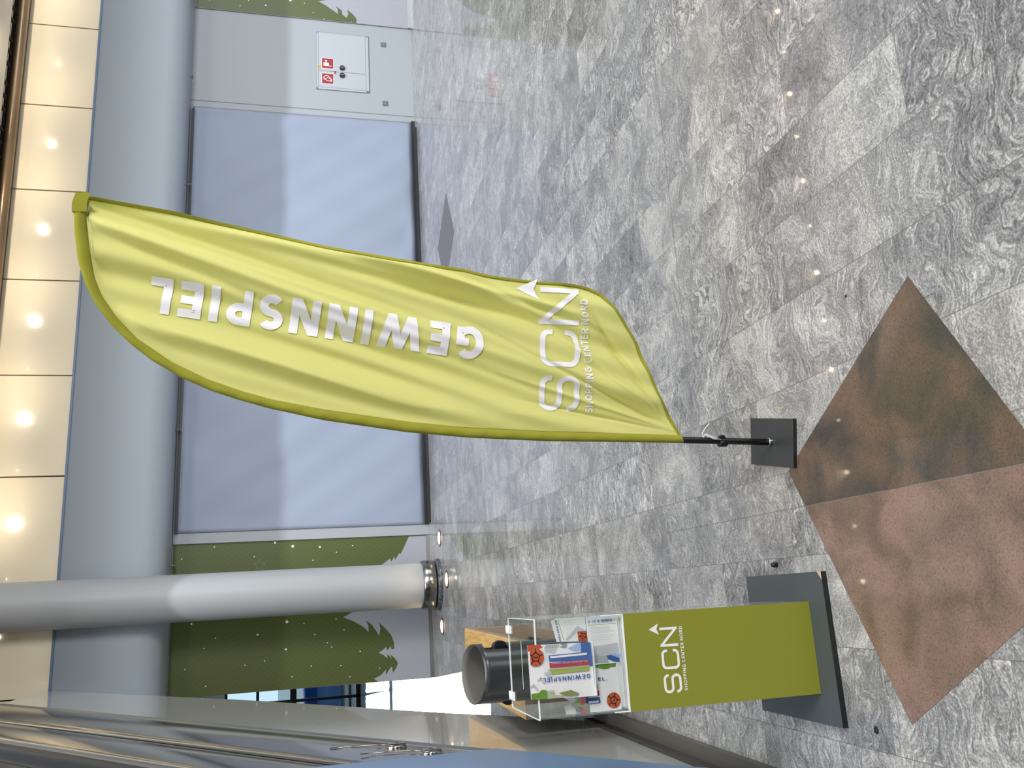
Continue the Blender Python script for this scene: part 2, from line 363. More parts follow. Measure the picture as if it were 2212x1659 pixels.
def strip(pts, t, maxseg=None):
    P = [Vector((p[0], p[1])) for p in pts]
    Q = [P[0]]
    for p in P[1:]:
        if (p-Q[-1]).length > 1e-5: Q.append(p)
    P = Q
    if maxseg:
        Q = [P[0]]
        for p in P[1:]:
            n = max(1, int(math.ceil((p-Q[-1]).length/maxseg))); a = Q[-1]
            for i in range(1, n+1): Q.append(a+(p-a)*(i/n))
        P = Q
    n = len(P); closed = (P[0]-P[-1]).length < 1e-4
    Ls, Rs = [], []
    for i in range(n):
        if closed: d0 = (P[i]-P[i-1 if i else n-2]).normalized(); d1 = (P[(i+1) if i < n-1 else 1]-P[i]).normalized()
        else:
            d0 = (P[i]-P[i-1]).normalized() if i else (P[1]-P[0]).normalized()
            d1 = (P[i+1]-P[i]).normalized() if i < n-1 else d0
        n0 = Vector((-d0.y, d0.x)); n1 = Vector((-d1.y, d1.x)); m = (n0+n1)
        m = m.normalized() if m.length > 1e-4 else n0
        k = (t/2)/max(0.42, m.dot(n0)); Ls.append(P[i]+m*k); Rs.append(P[i]-m*k)
    return Ls, Rs
def layered(place, k):
    """the same placing, lifted a hair towards the reader so that strokes of one letter do not coincide"""
    o, a, b = Vector(place(0.5, .5)), Vector(place(0.6, .5)), Vector(place(0.5, .6))
    n = (a-o).cross(b-o).normalized()*(.00012*k)
    return lambda x, y: Vector(place(x, y))+n
def write(mb, text, place, t, mt, length=None, gap=0.16, maxseg=0.12, nx=2):
    """place(x, y) maps cap-height units to a 3D point; returns advance."""
    x = 0.0; lay = []
    for ch in text:
        w, st = glyph(ch, t); lay.append((x, st)); x += w+(gap if ch != ' ' else 0)
    tot = x-gap
    kx = (length/tot) if length else 1.0
    for x0, st in lay:
        for k_, s_ in enumerate(st):
            pk = layered(place, k_)
            if s_[0] == 'q':
                _, xa, ya, xb, yb, wx = s_; n = max(1, int(math.ceil(abs(yb-ya)/maxseg)))
                Ls = [Vector((x0+xa+(xb-xa)*i/n-wx/2, ya+(yb-ya)*i/n)) for i in range(n+1)]; Rs = [v+Vector((wx, 0)) for v in Ls]
            else: Ls, Rs = strip([(a+x0, b) for a, b in s_], t, maxseg)
            rows = []
            for l, r in zip(Ls, Rs): rows.append([pk((l.x+(r.x-l.x)*k/nx)*kx, l.y+(r.y-l.y)*k/nx) for k in range(nx+1)])
            mb.grid(rows, mt, nx > 2)
    return tot
def logo(mb, place, mt, maxseg=0.1, nx=2):
    """three round-cornered capitals and a north arrow; 3.4 units wide, 1 high"""
    t = .135; h = t/2; r = .27
    def rc(cx, cy_, a0, a1): return arc(cx, cy_, r-h, r-h, a0, a1, 7)
    w = .97
    S = [(w-h, .68)]+rc(w-r, 1-r, 0, 90)+rc(r, 1-r, 90, 180)+[(h, .5+.27)]+arc(h+.2, .5+h+.13, .2, .13+h-.075+.075, 180, 270, 6)
    S = [(w-h, .70)]+rc(w-r, 1-r, 0, 90)+rc(r, 1-r, 90, 180)+arc(.27, .72, .27-h, .22, 180, 270, 6)+arc(w-.27, .28, .27-h, .22, 90, 0, 6)+rc(w-r, r, 0, -90)+rc(r, r, -90, -180)+[(h, .30)]
    x = w+.24; w2 = 1.02
    Cc = [(x+w2-h, .66)]+[(x+a, b) for a, b in rc(w2-r, 1-r, 0, 90)+rc(r, 1-r, 90, 180)+rc(r, r, 180, 270)+rc(w2-r, r, 270, 360)]+[(x+w2-h, .34)]
    x2 = x+w2+.14; w3 = 1.0
    Nn = [[(x2+h, 0), (x2+h, 1)], [(x2+w3-h, 0), (x2+w3-h, .98)], [(x2+h*.9, .95), (x2+w3-h*.9, .05)]]
    for k_, s_ in enumerate([S, Cc]+Nn):
        pk = layered(place, k_)
        Ls, Rs = strip(s_, t, maxseg)
        mb.grid([[pk(l.x+(q.x-l.x)*k/nx, l.y+(q.y-l.y)*k/nx) for k in range(nx+1)] for l, q in zip(Ls, Rs)], mt, nx > 2)
    ax = x2+w3-h
    for sg in (-1, 1):
        T, Wg, Nt = (ax, 1.58), (ax+sg*.29, 1.03), (ax, 1.14)
        n = 5 if nx == 2 else 14
        rows = []
        for i in range(n+1):
            a = (T[0]+(Nt[0]-T[0])*i/n, T[1]+(Nt[1]-T[1])*i/n); b = (T[0]+(Wg[0]-T[0])*i/n, T[1]+(Wg[1]-T[1])*i/n)
            rows.append([place(a[0]+(b[0]-a[0])*k/nx, a[1]+(b[1]-a[1])*k/nx) for k in range(nx+1)])
        mb.grid(rows, mt, False)
    return x2+w3
CARD=[('white', [(-0.1427, 0.9014), (-0.1462, 0.7192), (-0.2091, 0.7181), (-0.2885, 0.715), (-0.2835, 0.8993)]), ('orange', [(-0.1427, 0.9009), (-0.1437, 0.8632), (-0.1513, 0.8581), (-0.1534, 0.865), (-0.1591, 0.9008)]), ('greyl', [(-0.1531, 0.8538), (-0.1538, 0.8146), (-0.1701, 0.8248), (-0.1655, 0.8457), (-0.1615, 0.8521)]), ('greym', [(-0.1452, 0.8488), (-0.1458, 0.8107), (-0.1538, 0.8146), (-0.1531, 0.8538)]), ('greyd', [(-0.1449, 0.8084), (-0.1446, 0.7897), (-0.1514, 0.788), (-0.1568, 0.7923), (-0.1529, 0.8118), (-0.1506, 0.8009)]), ('bluel', [(-0.1577, 0.7867), (-0.1461, 0.7586), (-0.1453, 0.7483), (-0.1666, 0.7488), (-0.166, 0.7715)]), ('blued', [(-0.1455, 0.7483), (-0.1463, 0.7194), (-0.2091, 0.7187), (-0.2096, 0.7282), (-0.1908, 0.728), (-0.1909, 0.7847), (-0.1893, 0.8429), (-0.1729, 0.8434), (-0.1719, 0.7799), (-0.1707, 0.7492)]), ('white', [(-0.1752, 0.8391), (-0.1734, 0.7329), (-0.1786, 0.7327), (-0.1809, 0.8384)]), ('red', [(-0.1924, 0.8428), (-0.1908, 0.728), (-0.2053, 0.7283), (-0.2062, 0.8418)]), ('lime', [(-0.2092, 0.8424), (-0.2074, 0.7282), (-0.2207, 0.7287), (-0.223, 0.8421)]), ('green', [(-0.2685, 0.8984), (-0.2673, 0.8769), (-0.2626, 0.8722), (-0.2601, 0.8654), (-0.2617, 0.8578), (-0.2651, 0.8531), (-0.2846, 0.8539), (-0.2835, 0.8988)]), ('olive', [(-0.2717, 0.8209), (-0.2669, 0.7859), (-0.2773, 0.7632), (-0.283, 0.7681), (-0.2814, 0.8027)]), ('greenl', [(-0.2652, 0.8525), (-0.2636, 0.8347), (-0.2707, 0.833), (-0.2712, 0.8463), (-0.2822, 0.8027), (-0.2846, 0.8539)])]
SLIP_A=[('white', [(-0.0784, 0.7196), (-0.0789, 0.6268), (-0.2071, 0.6248), (-0.2072, 0.7038), (-0.1441, 0.718)]), ('lime', [(-0.1013, 0.7156), (-0.1007, 0.6305), (-0.1021, 0.6304), (-0.1027, 0.7157)]), ('greyl', [(-0.1588, 0.6749), (-0.154, 0.6298), (-0.1847, 0.6272), (-0.184, 0.7072), (-0.1587, 0.7052)]), ('blued', [(-0.1873, 0.6665), (-0.1857, 0.6555), (-0.1965, 0.6282), (-0.2063, 0.628), (-0.2068, 0.6401), (-0.1969, 0.663)]), ('bluel', [(-0.1851, 0.6555), (-0.1843, 0.6245), (-0.1968, 0.6239), (-0.1959, 0.6282)]), ('greym', [(-0.185, 0.7073), (-0.1859, 0.6664), (-0.1969, 0.663), (-0.2064, 0.6613), (-0.2072, 0.7038)]), ('greyl', [(-0.1062, 0.7095), (-0.1071, 0.6519), (-0.1077, 0.652), (-0.1068, 0.7095)]), ('greyl', [(-0.1092, 0.7097), (-0.1101, 0.6511), (-0.1107, 0.6511), (-0.1098, 0.7098)]), ('greyl', [(-0.1122, 0.71), (-0.1132, 0.6502), (-0.1138, 0.6503), (-0.1127, 0.71)]), ('greyl', [(-0.1161, 0.7103), (-0.1177, 0.6419), (-0.1183, 0.6419), (-0.1167, 0.7103)]), ('greyl', [(-0.1194, 0.7106), (-0.1213, 0.6381), (-0.1219, 0.6381), (-0.12, 0.7106)]), ('greyl', [(-0.123, 0.7108), (-0.1238, 0.6545), (-0.1244, 0.6545), (-0.1236, 0.7109)]), ('greyl', [(-0.1279, 0.7112), (-0.1298, 0.6386), (-0.1304, 0.6387), (-0.1285, 0.7113)]), ('greyl', [(-0.1328, 0.7116), (-0.1344, 0.6445), (-0.135, 0.6445), (-0.1334, 0.7117)]), ('greyl', [(-0.1377, 0.712), (-0.139, 0.6503), (-0.1396, 0.6504), (-0.1382, 0.7121)]), ('greyl', [(-0.1426, 0.7124), (-0.1435, 0.6562), (-0.1441, 0.6562), (-0.1431, 0.7125)])]
SLIP_B=[('white', [(-0.083, 0.8209), (-0.0781, 0.805), (-0.0785, 0.7201), (-0.1446, 0.7157), (-0.1426, 0.7745), (-0.141, 0.8074)]), ('lime', [(-0.0835, 0.8001), (-0.0834, 0.7986), (-0.14, 0.7846), (-0.1403, 0.7861)]), ('greyl', [(-0.1013, 0.7435), (-0.1169, 0.7167), (-0.117, 0.7447), (-0.1406, 0.7744), (-0.1363, 0.7805)]), ('orange', [(-0.1174, 0.7448), (-0.1173, 0.7167), (-0.1435, 0.7167), (-0.1427, 0.7431)]), ('greyl', [(-0.0808, 0.7871), (-0.0808, 0.7866), (-0.1328, 0.7738), (-0.1328, 0.7742)]), ('greyl', [(-0.0811, 0.7817), (-0.0811, 0.7813), (-0.1332, 0.7685), (-0.1332, 0.7689)]), ('greyl', [(-0.0814, 0.7764), (-0.0814, 0.776), (-0.1335, 0.7632), (-0.1335, 0.7636)]), ('greyl', [(-0.0817, 0.7711), (-0.0818, 0.7706), (-0.1339, 0.7578), (-0.1339, 0.7583)]), ('greyl', [(-0.0821, 0.7657), (-0.0821, 0.7653), (-0.1343, 0.7525), (-0.1342, 0.7529)]), ('greyl', [(-0.0824, 0.7604), (-0.0824, 0.7599), (-0.1346, 0.7472), (-0.1346, 0.7476)])]
SLIP_C=[('white', [(-0.2088, 0.7169), (-0.2091, 0.6381), (-0.3333, 0.6321), (-0.3339, 0.7245), (-0.2908, 0.7267)]), ('green', [(-0.2096, 0.7008), (-0.2091, 0.6381), (-0.2199, 0.6401), (-0.2193, 0.6531), (-0.2235, 0.6621), (-0.2243, 0.6773), (-0.2168, 0.7004)]), ('lime', [(-0.2625, 0.702), (-0.2624, 0.696), (-0.2764, 0.6964), (-0.2767, 0.7022)]), ('red', [(-0.2907, 0.7278), (-0.2897, 0.7043), (-0.279, 0.7019), (-0.2784, 0.6948), (-0.2924, 0.6945), (-0.293, 0.7276)]), ('blued', [(-0.2961, 0.7276), (-0.2957, 0.6941), (-0.3116, 0.6934), (-0.3126, 0.7275)]), ('white', [(-0.3045, 0.7272), (-0.3042, 0.6981), (-0.3095, 0.6981), (-0.3106, 0.7273)])]
SLIP_D=[('white', [(-0.291, 0.7949), (-0.291, 0.7611), (-0.3097, 0.7477), (-0.3016, 0.7767)]), ('bluel', [(-0.291, 0.7611), (-0.2912, 0.7463), (-0.2992, 0.7469), (-0.299, 0.7617)]), ('pink', [(-0.2912, 0.7463), (-0.2923, 0.7304), (-0.3101, 0.7312), (-0.3157, 0.744), (-0.306, 0.7464)]), ('lime', [(-0.2995, 0.7554), (-0.2992, 0.7469), (-0.3098, 0.7467), (-0.3072, 0.7666)]), ('blued', [(-0.2923, 0.7304), (-0.2926, 0.7225), (-0.3117, 0.7234), (-0.311, 0.7313)])]
SLIP_D_REFLECTION=[('white', [(-0.3146, 0.7926), (-0.3123, 0.7744), (-0.323, 0.7604), (-0.3374, 0.7594), (-0.3363, 0.7879)]), ('bluel', [(-0.3287, 0.7609), (-0.3356, 0.7466), (-0.3375, 0.7467), (-0.3374, 0.759)]), ('pink', [(-0.3216, 0.7433), (-0.3366, 0.7243), (-0.3358, 0.7444)]), ('lime', [(-0.3179, 0.7537), (-0.3206, 0.7432), (-0.332, 0.7441)])]

# ================================================================== the setting
w0 = Vector((-0.93, 10.44, 0)); wdir = (Vector((7.96, 10.69, 0))-w0).normalized(); wn = Vector((wdir.y, -wdir.x, 0))
def Wp(s, d, z): return w0+wdir*s+wn*d+Vector((0, 0, z))
def wbox(mb, s0, s1, d0, d1, z0, z1, mt): mb.box(Wp(s0, d0, z0), wdir*(s1-s0), wn*(d1-d0), (0, 0, z1-z0), mt)

m = MB(); m.abox(-12, 18, -7, 26, -0.1, 0, 'floor_stone'); struct(m.build('floor'))
m = MB(); wbox(m, 0.016, 17, -0.25, 0, 0, 4.0, 'plaster')
wbox(m, 7.455, 7.468, -0.001, 0.0015, 0, 2.94, 'joint_grey'); struct(m.build('wall_back'))
# bulkhead over the shopfronts with a rounded lower edge
prof = [(0.0, 2.94), (0.26, 2.945)]+[(0.27+0.23*math.sin(math.radians(a)), 3.175-0.23*math.cos(math.radians(a))) for a in range(0, 91, 10)]+[(0.50, 3.97), (0.0, 3.97)]
m = MB()
for a in range(len(prof)-1):
    (d0, z0), (d1, z1) = prof[a], prof[a+1]
    m.grid([[Wp(-4, d0, z0), Wp(17, d0, z0)], [Wp(-4, d1, z1), Wp(17, d1, z1)]], 'bulkhead', 2 <= a <= 11)
wbox(m, -4, 17, 0.0, 0.512, 3.962, 3.985, 'blue_edge')
struct(m.build('trim_1'))
# glossy cream wall panels above it
m = MB(); s = 8.04+1.1268*7
while s > -4:
    wbox(m, s-1.1268+0.008, s-0.008, 0.44, 0.49, 3.99, 4.775, 'cream'); s -= 1.1268
wbox(m, -4, 17, 0.40, 0.44, 3.98, 4.98, 'groove'); struct(m.build('wall_upper'))
m = MB(); wbox(m, -5, 17, 0.40, 0.56, 4.777, 4.83, 'brown_trim'); m.tube([Wp(-5, 0.66, 4.80), Wp(17, 0.66, 4.80)], 0.062, 'brown_trim', 16); struct(m.build('trim_2'))
m = MB(); wbox(m, -5, 17, 0.50, 1.05, 4.98, 5.0, 'dark_slot'); s = -5
i = 0
while s < 17:
    wbox(m, s, s+0.018, 0.70, 1.03, 4.86, 4.89, 'brown_trim'); s += 0.17 if i % 3 else 0.26; i += 1
struct(m.build('trim_3'))
m = MB(); wbox(m, -5, 17, 1.03, 2.51, 4.79, 5.1, 'cream_wall'); wbox(m, -5, 17, 1.02, 1.03, 4.79, 5.1, 'dark_slot'); wbox(m, -5, 17, -0.2, 1.03, 5.0, 5.1, 'cream_wall'); struct(m.build('ceiling'))
m = MB(); wbox(m, -12, 17, -0.3, 0.3, 5.1, 12.2, 'plaster'); wbox(m, -12, 0.016, -0.25, 0, 3.42, 5.1, 'plaster'); struct(m.build('wall_back'))
m = MB(); m.abox(18, 18.2, -8, 11.5, 0, 12.2, 'plaster'); m.abox(17.95, 18, -6, 9.5, 0.1, 3.0, 'frame_dark'); struct(m.build('wall_right'))
m = MB(); m.abox(-12.2, 18, -8.2, -8, 0, 12.2, 'plaster'); m.abox(-11, 17, -8, -7.95, 0.1, 3.0, 'frame_dark'); struct(m.build('wall_front'))
m = MB(); m.abox(-12.2, -12, -8, 10.6, 0, 12.2, 'plaster'); m.abox(-12, -11.95, -7, 9.5, 0.1, 7.0, 'frame_dark'); struct(m.build('wall_left'))
m = MB(); m.abox(-12.2, 18.2, -8.2, 11.5, 12.2, 12.4, 'plaster'); struct(m.build('ceiling'))
# entrance hall behind the left end of the wall
m = MB(); m.abox(-9.0, -0.93, 13.0, 24.3, 3.42, 3.6, 'plaster'); m.abox(-9, -0.93, 10.70, 13.0, 3.42, 3.6, 'plaster'); struct(m.build('ceiling_entrance'))
m = MB(); m.abox(-9.2, -9.0, 8, 24.6, 0, 3.6, 'plaster'); struct(m.build('wall_left'))
m = MB(); m.abox(-0.90, -0.70, 10.75, 24.6, 0, 3.6, 'plaster'); struct(m.build('wall_right'))

# glazed entrance front
def window_front():
    t = bpy.data.objects.new('window_1', None); COL.objects.link(t); t.location = (-4, 24.3, 0); struct(t)
    Y = 24.3
    m = MB()
    m.abox(-9, -0.9, Y-.05, Y+.05, 0.0, 0.11, 'frame_dark'); m.abox(-9, -0.9, Y-.06, Y+.06, 1.64, 1.80, 'frame_dark')
    m.abox(-9, -0.9, Y-.04, Y+.04, 2.58, 2.65, 'frame_dark'); m.abox(-9, -0.9, Y-.05, Y+.05, 3.36, 3.42, 'frame_dark')
    for x in (-8.9, -6.6, -4.6, -3.4, -2.42, -1.5, -0.98): m.abox(x-.035, x+.035, Y-.05, Y+.05, 0, 3.4, 'frame_dark')
    m.build('window_frame', t)
    m = MB(); m.abox(-9, -0.9, Y-.004, Y+.004, 0.11, 3.36, 'glass'); m.build('glass_pane', t)
window_front()
m = MB(); m.abox(-40, 30, 24.6, 90, -0.12, -0.02, 'asphalt'); struct(m.build('ground'))

# stone inlays laid in the floor: squares turned thirty degrees
def inlay(name, c, e1, e2, split, mats):
    c, e1, e2 = Vector((*c, 0)), Vector((*e1, 0)), Vector((*e2, 0))
    P = [c, c+e1, c+e1+e2, c+e2]
    m = MB()
    def clip(poly, side):
        out = []
        for i in range(len(poly)):
            a, b = poly[i], poly[(i+1) % len(poly)]
            ia, ib = (a.x-split)*side >= 0, (b.x-split)*side >= 0
            if ia: out.append(a)
            if ia != ib: out.append(a+(b-a)*((split-a.x)/(b.x-a.x)))
        return out
    if split is None: m.prism(P, (0, 0, 0.0012), mats[0])
    else:
        for side, mm in ((1, mats[0]), (-1, mats[1])):
            q = clip(P, side)
            q = [Vector((v.x+side*0.0015 if abs(v.x-split) < 1e-5 else v.x, v.y, 0)) for v in q]
            m.prism(q, (0, 0, 0.0012), mm)
    struct(m.build(name))
inlay('trim_4', (0.325, 2.42), (0.402, -0.668), (-0.706, -0.410), 0.2075, ('granite_brown', 'granite_pink'))
inlay('trim_5', (3.874, 9.024), (0.373, -0.657), (-0.632, -0.389), None, ('inlay_far',))

# ================================================================== wall dressings
def zigzag(name):
    nt, N, L, b = nodes(name)
    def mth(op, a, c=None):
        n = N.new('ShaderNodeMath'); n.operation = op
        for i, q in enumerate((a, c)):
            if q is None: continue
            if isinstance(q, (int, float)): n.inputs[i].default_value = q
            else: L.new(q, n.inputs[i])
        return n.outputs[0]
    g = N.new('ShaderNodeNewGeometry'); sp = N.new('ShaderNodeSeparateXYZ'); L.new(g.outputs['Position'], sp.inputs[0])
    pp = mth('PINGPONG', mth('ADD', sp.outputs[2], 0.0), 0.075)
    v = mth('FRACT', mth('MULTIPLY', mth('ADD', sp.outputs[0], pp), 16.0))
    k = mth('MULTIPLY', mth('LESS_THAN', v, 0.08), 0.16)
    mx = N.new('ShaderNodeMix'); mx.data_type = 'RGBA'; L.new(k, mx.inputs[0])
    mx.inputs[6].default_value = b.inputs['Base Color'].default_value; mx.inputs[7].default_value = (0.26, 0.31, 0.10, 1)
    L.new(mx.outputs[2], b.inputs['Base Color'])
zigzag('tree_green')

def mural(s0, s1, sil, snow, label, star=None):
    t = thing('printed_wall_panel', Wp((s0+s1)/2, 0, 0), label, 'wall panel')
    m = MB(); wbox(m, s0, s1, 0.0005, 0.012, 0.045, 2.925, 'board'); m.build('board', t)
    poly = [(s1, 2.922), (s0, 2.922)]+sil
    m = MB(); m.prism([Wp(a, 0.0122, z) for a, z in poly], wn*0.0015, 'tree_green')
    for a, z, r in snow: m.disc(Wp(a, 0.0142, z), wdir, (0, 0, 1), r, 'snow', 10)
    if star:
        a, z, r = star; pts = [(a+r*(1 if k % 2 == 0 else .42)*math.sin(math.pi*k/5+.3), z+r*(1 if k % 2 == 0 else .42)*math.cos(math.pi*k/5+.3)) for k in range(11)]
        for (p, q) in zip(pts[:-1], pts[1:]):
            Ls, Rs = strip([p, q], 0.006); m.grid([[Wp(l.x, .0143, l.y), Wp(r_.x, .0143, r_.y)] for l, r_ in zip(Ls, Rs)], 'pattern_green', False)
    m.build('tree_print', t)
    m = MB(); wbox(m, s0, s1, 0.0, 0.03, 0, 0.045, 'steel_rail'); m.build('skirting', t)
    m = MB(); wbox(m, s1-0.006, s1+0.004, 0.0, 0.02, 0.03, 2.93, 'groove') if s0 < 1 else wbox(m, s0-0.004, s0+0.004, 0.0, 0.014, 0.0, 2.93, 'joint_grey'); m.build('edge_strip', t)
treeL = [(0.85, 0.86), (0.76, 1.04), (0.71, 0.92), (0.64, 0.81), (0.58, 0.75), (0.65, 0.75), (0.71, 0.78), (0.66, 0.71), (0.58, 0.66), (0.53, 0.63), (0.61, 0.61), (0.68, 0.63), (0.6, 0.55), (0.53, 0.49), (0.44, 0.46), (0.37, 0.46), (0.37, 0.49), (0.41, 0.5), (0.38, 0.52), (0.36, 0.54), (0.4, 0.55), (0.37, 0.59), (0.34, 0.64), (0.31, 0.58), (0.27, 0.54), (0.32, 0.54), (0.29, 0.51), (0.26, 0.49), (0.31, 0.5), (0.26, 0.45), (0.22, 0.43), (0.25, 0.44), (0.21, 0.42), (0.16, 0.44), (0.11, 0.48), (0.18, 0.49), (0.15, 0.52), (0.09, 0.56), (0.15, 0.56), (0.09, 0.62), (0.06, 0.7), (0.02, 0.65)]
treeM = [(1.66, 0.25), (1.58, 0.29), (1.52, 0.32), (1.45, 0.36), (1.47, 0.37), (1.39, 0.42), (1.43, 0.43), (1.37, 0.47), (1.41, 0.48), (1.34, 0.58), (1.22, .78), (1.14, .60), (1.06, .50), (1.0, .62), (0.93, .74)]
snow1 = [(0.79, 2.7), (0.62, 2.44), (0.63, 1.99), (0.75, 1.67), (0.72, 1.48), (0.59, 1.36), (0.49, 1.22), (0.44, 1.17), (0.75, 1.12), (0.62, 1.03), (0.52, 2.56), (0.34, 1.91), (0.45, 1.68), (0.31, 2.12), (0.25, 1.4), (0.23, 1.07), (0.37, 0.85), (0.31, 2.75), (0.12, 2.53), (0.15, 1.61), (0.1, 0.97), (0.17, 0.63), (1.63, 2.48), (1.51, 2.83), (1.5, 2.04), (1.65, 1.81), (1.6, 1.61), (1.58, 1.3), (1.51, 1.11), (1.43, 1.38), (1.58, 0.92)]
big = {3: .016, 2: .011, 12: .012, 25: .013, 26: .016, 27: .012, 0: .011}
mural(0.018, 1.668, [(a, z) for a, z in reversed(treeM+treeL)], [(a, z, big.get(i, .007)) for i, (a, z) in enumerate(snow1)], 'wide green pine print on grey panel behind the round white column', star=(1.40, 1.98, .07))
treeR = [(8.89, 0.77), (8.97, 0.77), (9.04, 0.82), (9.11, 0.9), (9.04, 0.88), (8.97, 0.91), (9.02, 0.97), (9.08, 0.97), (9.15, 1.06), (9.10, 1.03), (9.02, 1.03), (9.08, 1.11), (9.15, 1.21), (9.2, 1.3), (9.26, 1.1), (9.3, .95), (9.4, .8), (9.5, .7), (9.6, .78), (9.9, .6), (10.3, .8), (10.6, .6)]
snowR = [(9.16, 1.68, .016), (9.04, 2.01, .012), (8.99, 2.35, .007), (9.03, 2.75, .007), (9.14, 1.49, .007), (9.0, 1.37, .007), (9.09, 2.24, .007), (8.91, 1.22, .006), (8.91, 0.84, .006), (9.5, 1.6, .012), (9.8, 2.1, .01)]
mural(8.893, 10.6, treeR, snowR, 'green pine print on grey panel beyond the white fire cabinet wall')

# white cloth stretched over the closed shopfront
t = thing('shopfront_banner', Wp(4.56, 0.05, 0), 'large white cloth stretched over the closed shopfront, tree print to its left', 'banner')
rows = []
for i in range(49):
    z = 0.05+2.835*i/48; r = []
    for j in range(121):
        s = 1.797+5.538*j/120
        e = min(1, (s-1.797)/.15)*min(1, (7.335-s)/.15)*min(1, (z-.05)/.1)*min(1, (2.885-z)/.2)
        w = .012*math.sin(3.1*s+2.6*z)+.007*math.sin(7.3*s-4.4*z+1)+.004*math.sin(13*s+9*z)+.010*math.sin(2.2*z-5.2*s+2)*math.exp(-abs(s-3.2))
        w += 0.010*math.exp(-((z-.13)/.03)**2)
        r.append(Wp(s, 0.040+w*e, z))
    rows.append(r)
m = MB(); m.grid(rows, 'banner', True); o = m.build('cloth', t); md = o.modifiers.new('thickness', 'SOLIDIFY'); md.thickness = 0.002
m = MB(); wbox(m, 1.79, 7.31, 0.0, 0.05, 2.882, 2.915, 'black'); m.build('top_rail', t)
m = MB(); wbox(m, 1.80, 7.16, 0.06, 0.22, 0.0, 0.028, 'black'); wbox(m, 1.80, 7.36, 0.0, 0.05, 0.0, 0.05, 'black'); m.build('bottom_rail', t)
m = MB(); wbox(m, 1.674, 1.793, 0.0, 0.03, 0, 2.93, 'plaster'); m.build('side_frame', t)
m = MB(); wbox(m, 7.340, 7.352, 0.0, 0.03, 0.0, 2.90, 'joint_grey'); m.build('side_frame', t)

# fire hose cabinet
t = thing('fire_hose_cabinet', Wp(8.235, 0, 0.61), 'white built-in wall cabinet with two red fire signs and black knobs', 'cabinet')
m = MB(); z0, z1, s0, s1 = .612, 1.325, 7.782, 8.692; fw = .03
for a in ((s0, s1, z0, z0+fw+.01), (s0, s1, z1-.022, z1), (s0, s0+fw, z0, z1), (s1-fw*.5, s1, z0, z1)): wbox(m, a[0], a[1], 0.0, 0.012, a[2], a[3], 'cab_white')
wbox(m, s0-.006, s1+.010, 0, .006, z0-.010, z1+.004, 'joint_grey'); m.build('cabinet_frame', t)
def door(sa, sb, tag_):
    m = MB(); wbox(m, sa+.003, sb-.003, 0.006, 0.014, .655, 1.30, 'cab_white'); return m.build('cabinet_door', t)
m = MB(); wbox(m, 7.81, 8.68, 0.0061, 0.0075, .652, 1.303, 'gap_dark'); m.build('door_gap', t)
dl = door(7.812, 8.070, 0); dr = door(8.070, 8.677, 1)
def sgn(parent, sa, sb, za, zb, draw, lab):
    m = MB(); wbox(m, sa, sb, 0.014, 0.0155, za, zb, 'sign_red'); wbox(m, sa-.006, sb+.006, 0.0139, 0.0148, za-.006, zb+.006, 'print_white')
    draw(m, lambda px, py: Wp(sb-(py)*(sb-sa), 0.0162, zb-(px)*(zb-za)))
    o = m.build('fire_sign', parent); o['label'] = lab
def poly(m, pl, pts, mt='sign_white'): m.face([pl(*p) for p in pts], mt)
def pline(m, pl, pts, w, mt='sign_white'):
    Ls, Rs = strip(pts, w); m.grid([[pl(l.x, l.y), pl(r.x, r.y)] for l, r in zip(Ls, Rs)], mt, False)
def icon_r(m, pl):
    poly(m, pl, [(.14, .44), (.60, .44), (.62, .78), (.14, .78)]); pline(m, pl, [(.60, .76), (.86, .77)], .05); pline(m, pl, [(.36, .25), (.37, .46)], .06)
    poly(m, pl, [(.36+.10*math.cos(a*.5236), .26+.09*math.sin(a*.5236)) for a in range(12)])
def icon_l(m, pl):
    pline(m, pl, [(.82, .58), (.70, .38), (.52, .22), (.34, .20), (.20, .30), (.16, .48), (.24, .62), (.32, .52)], .06)
    pline(m, pl, [(.32, .55), (.40, .44), (.56, .40), (.70, .52)], .04); pline(m, pl, [(.30, .52), (.40, .72), (.86, .74), (.86, .52)], .05); pline(m, pl, [(.78, .48), (.78, .74)], .05)
sgn(dr, 8.114, 8.272, 1.098, 1.252, icon_r, 'dark red square sign with a white alarm box symbol')
sgn(dl, 7.872, 8.028, 1.098, 1.252, icon_l, 'red square sign with a white fire hose symbol')
for s_, par in ((8.134, dr), (8.015, dl)):
    m = MB(); c = Wp(s_, .014, .978)
    m.prism([c+wdir*(.036*math.cos(a*math.pi/12))+Vector((0, 0, .036*math.sin(a*math.pi/12))) for a in range(24)], wn*.018, 'black_metal')
    m.box(c+wdir*(-.008)+Vector((0, 0, -.026))+wn*.018, wdir*.016, wn*.008, (0, 0, .052), 'socket_grey'); m.build('knob', par)
m = MB(); wbox(m, 8.095, 8.150, .014, .0155, 1.265, 1.30, 'sticker_yellow'); m.build('yellow_sticker', dr)
m = MB(); wbox(m, 8.035, 8.080, .014, .017, 1.062, 1.083, 'sign_red'); m.build('red_seal', dl)
for s_, z_, lab in ((8.59, .40, 'square grey wall socket below the wide door of the fire cabinet'), (7.636, .394, 'square grey wall socket near the groove beside the white banner')):
    t = thing('wall_socket', Wp(s_, 0, z_-.035), lab, 'socket', 'square sockets low on the white wall')
    m = MB(); wbox(m, s_-.036, s_+.036, 0, .010, z_-.036, z_+.036, 'socket_grey'); m.build('cover_plate', t, .002)
    m = MB(); m.disc(Wp(s_, .0105, z_), wdir, (0, 0, 1), .012, 'greyd', 16); m.build('socket_hole', t)
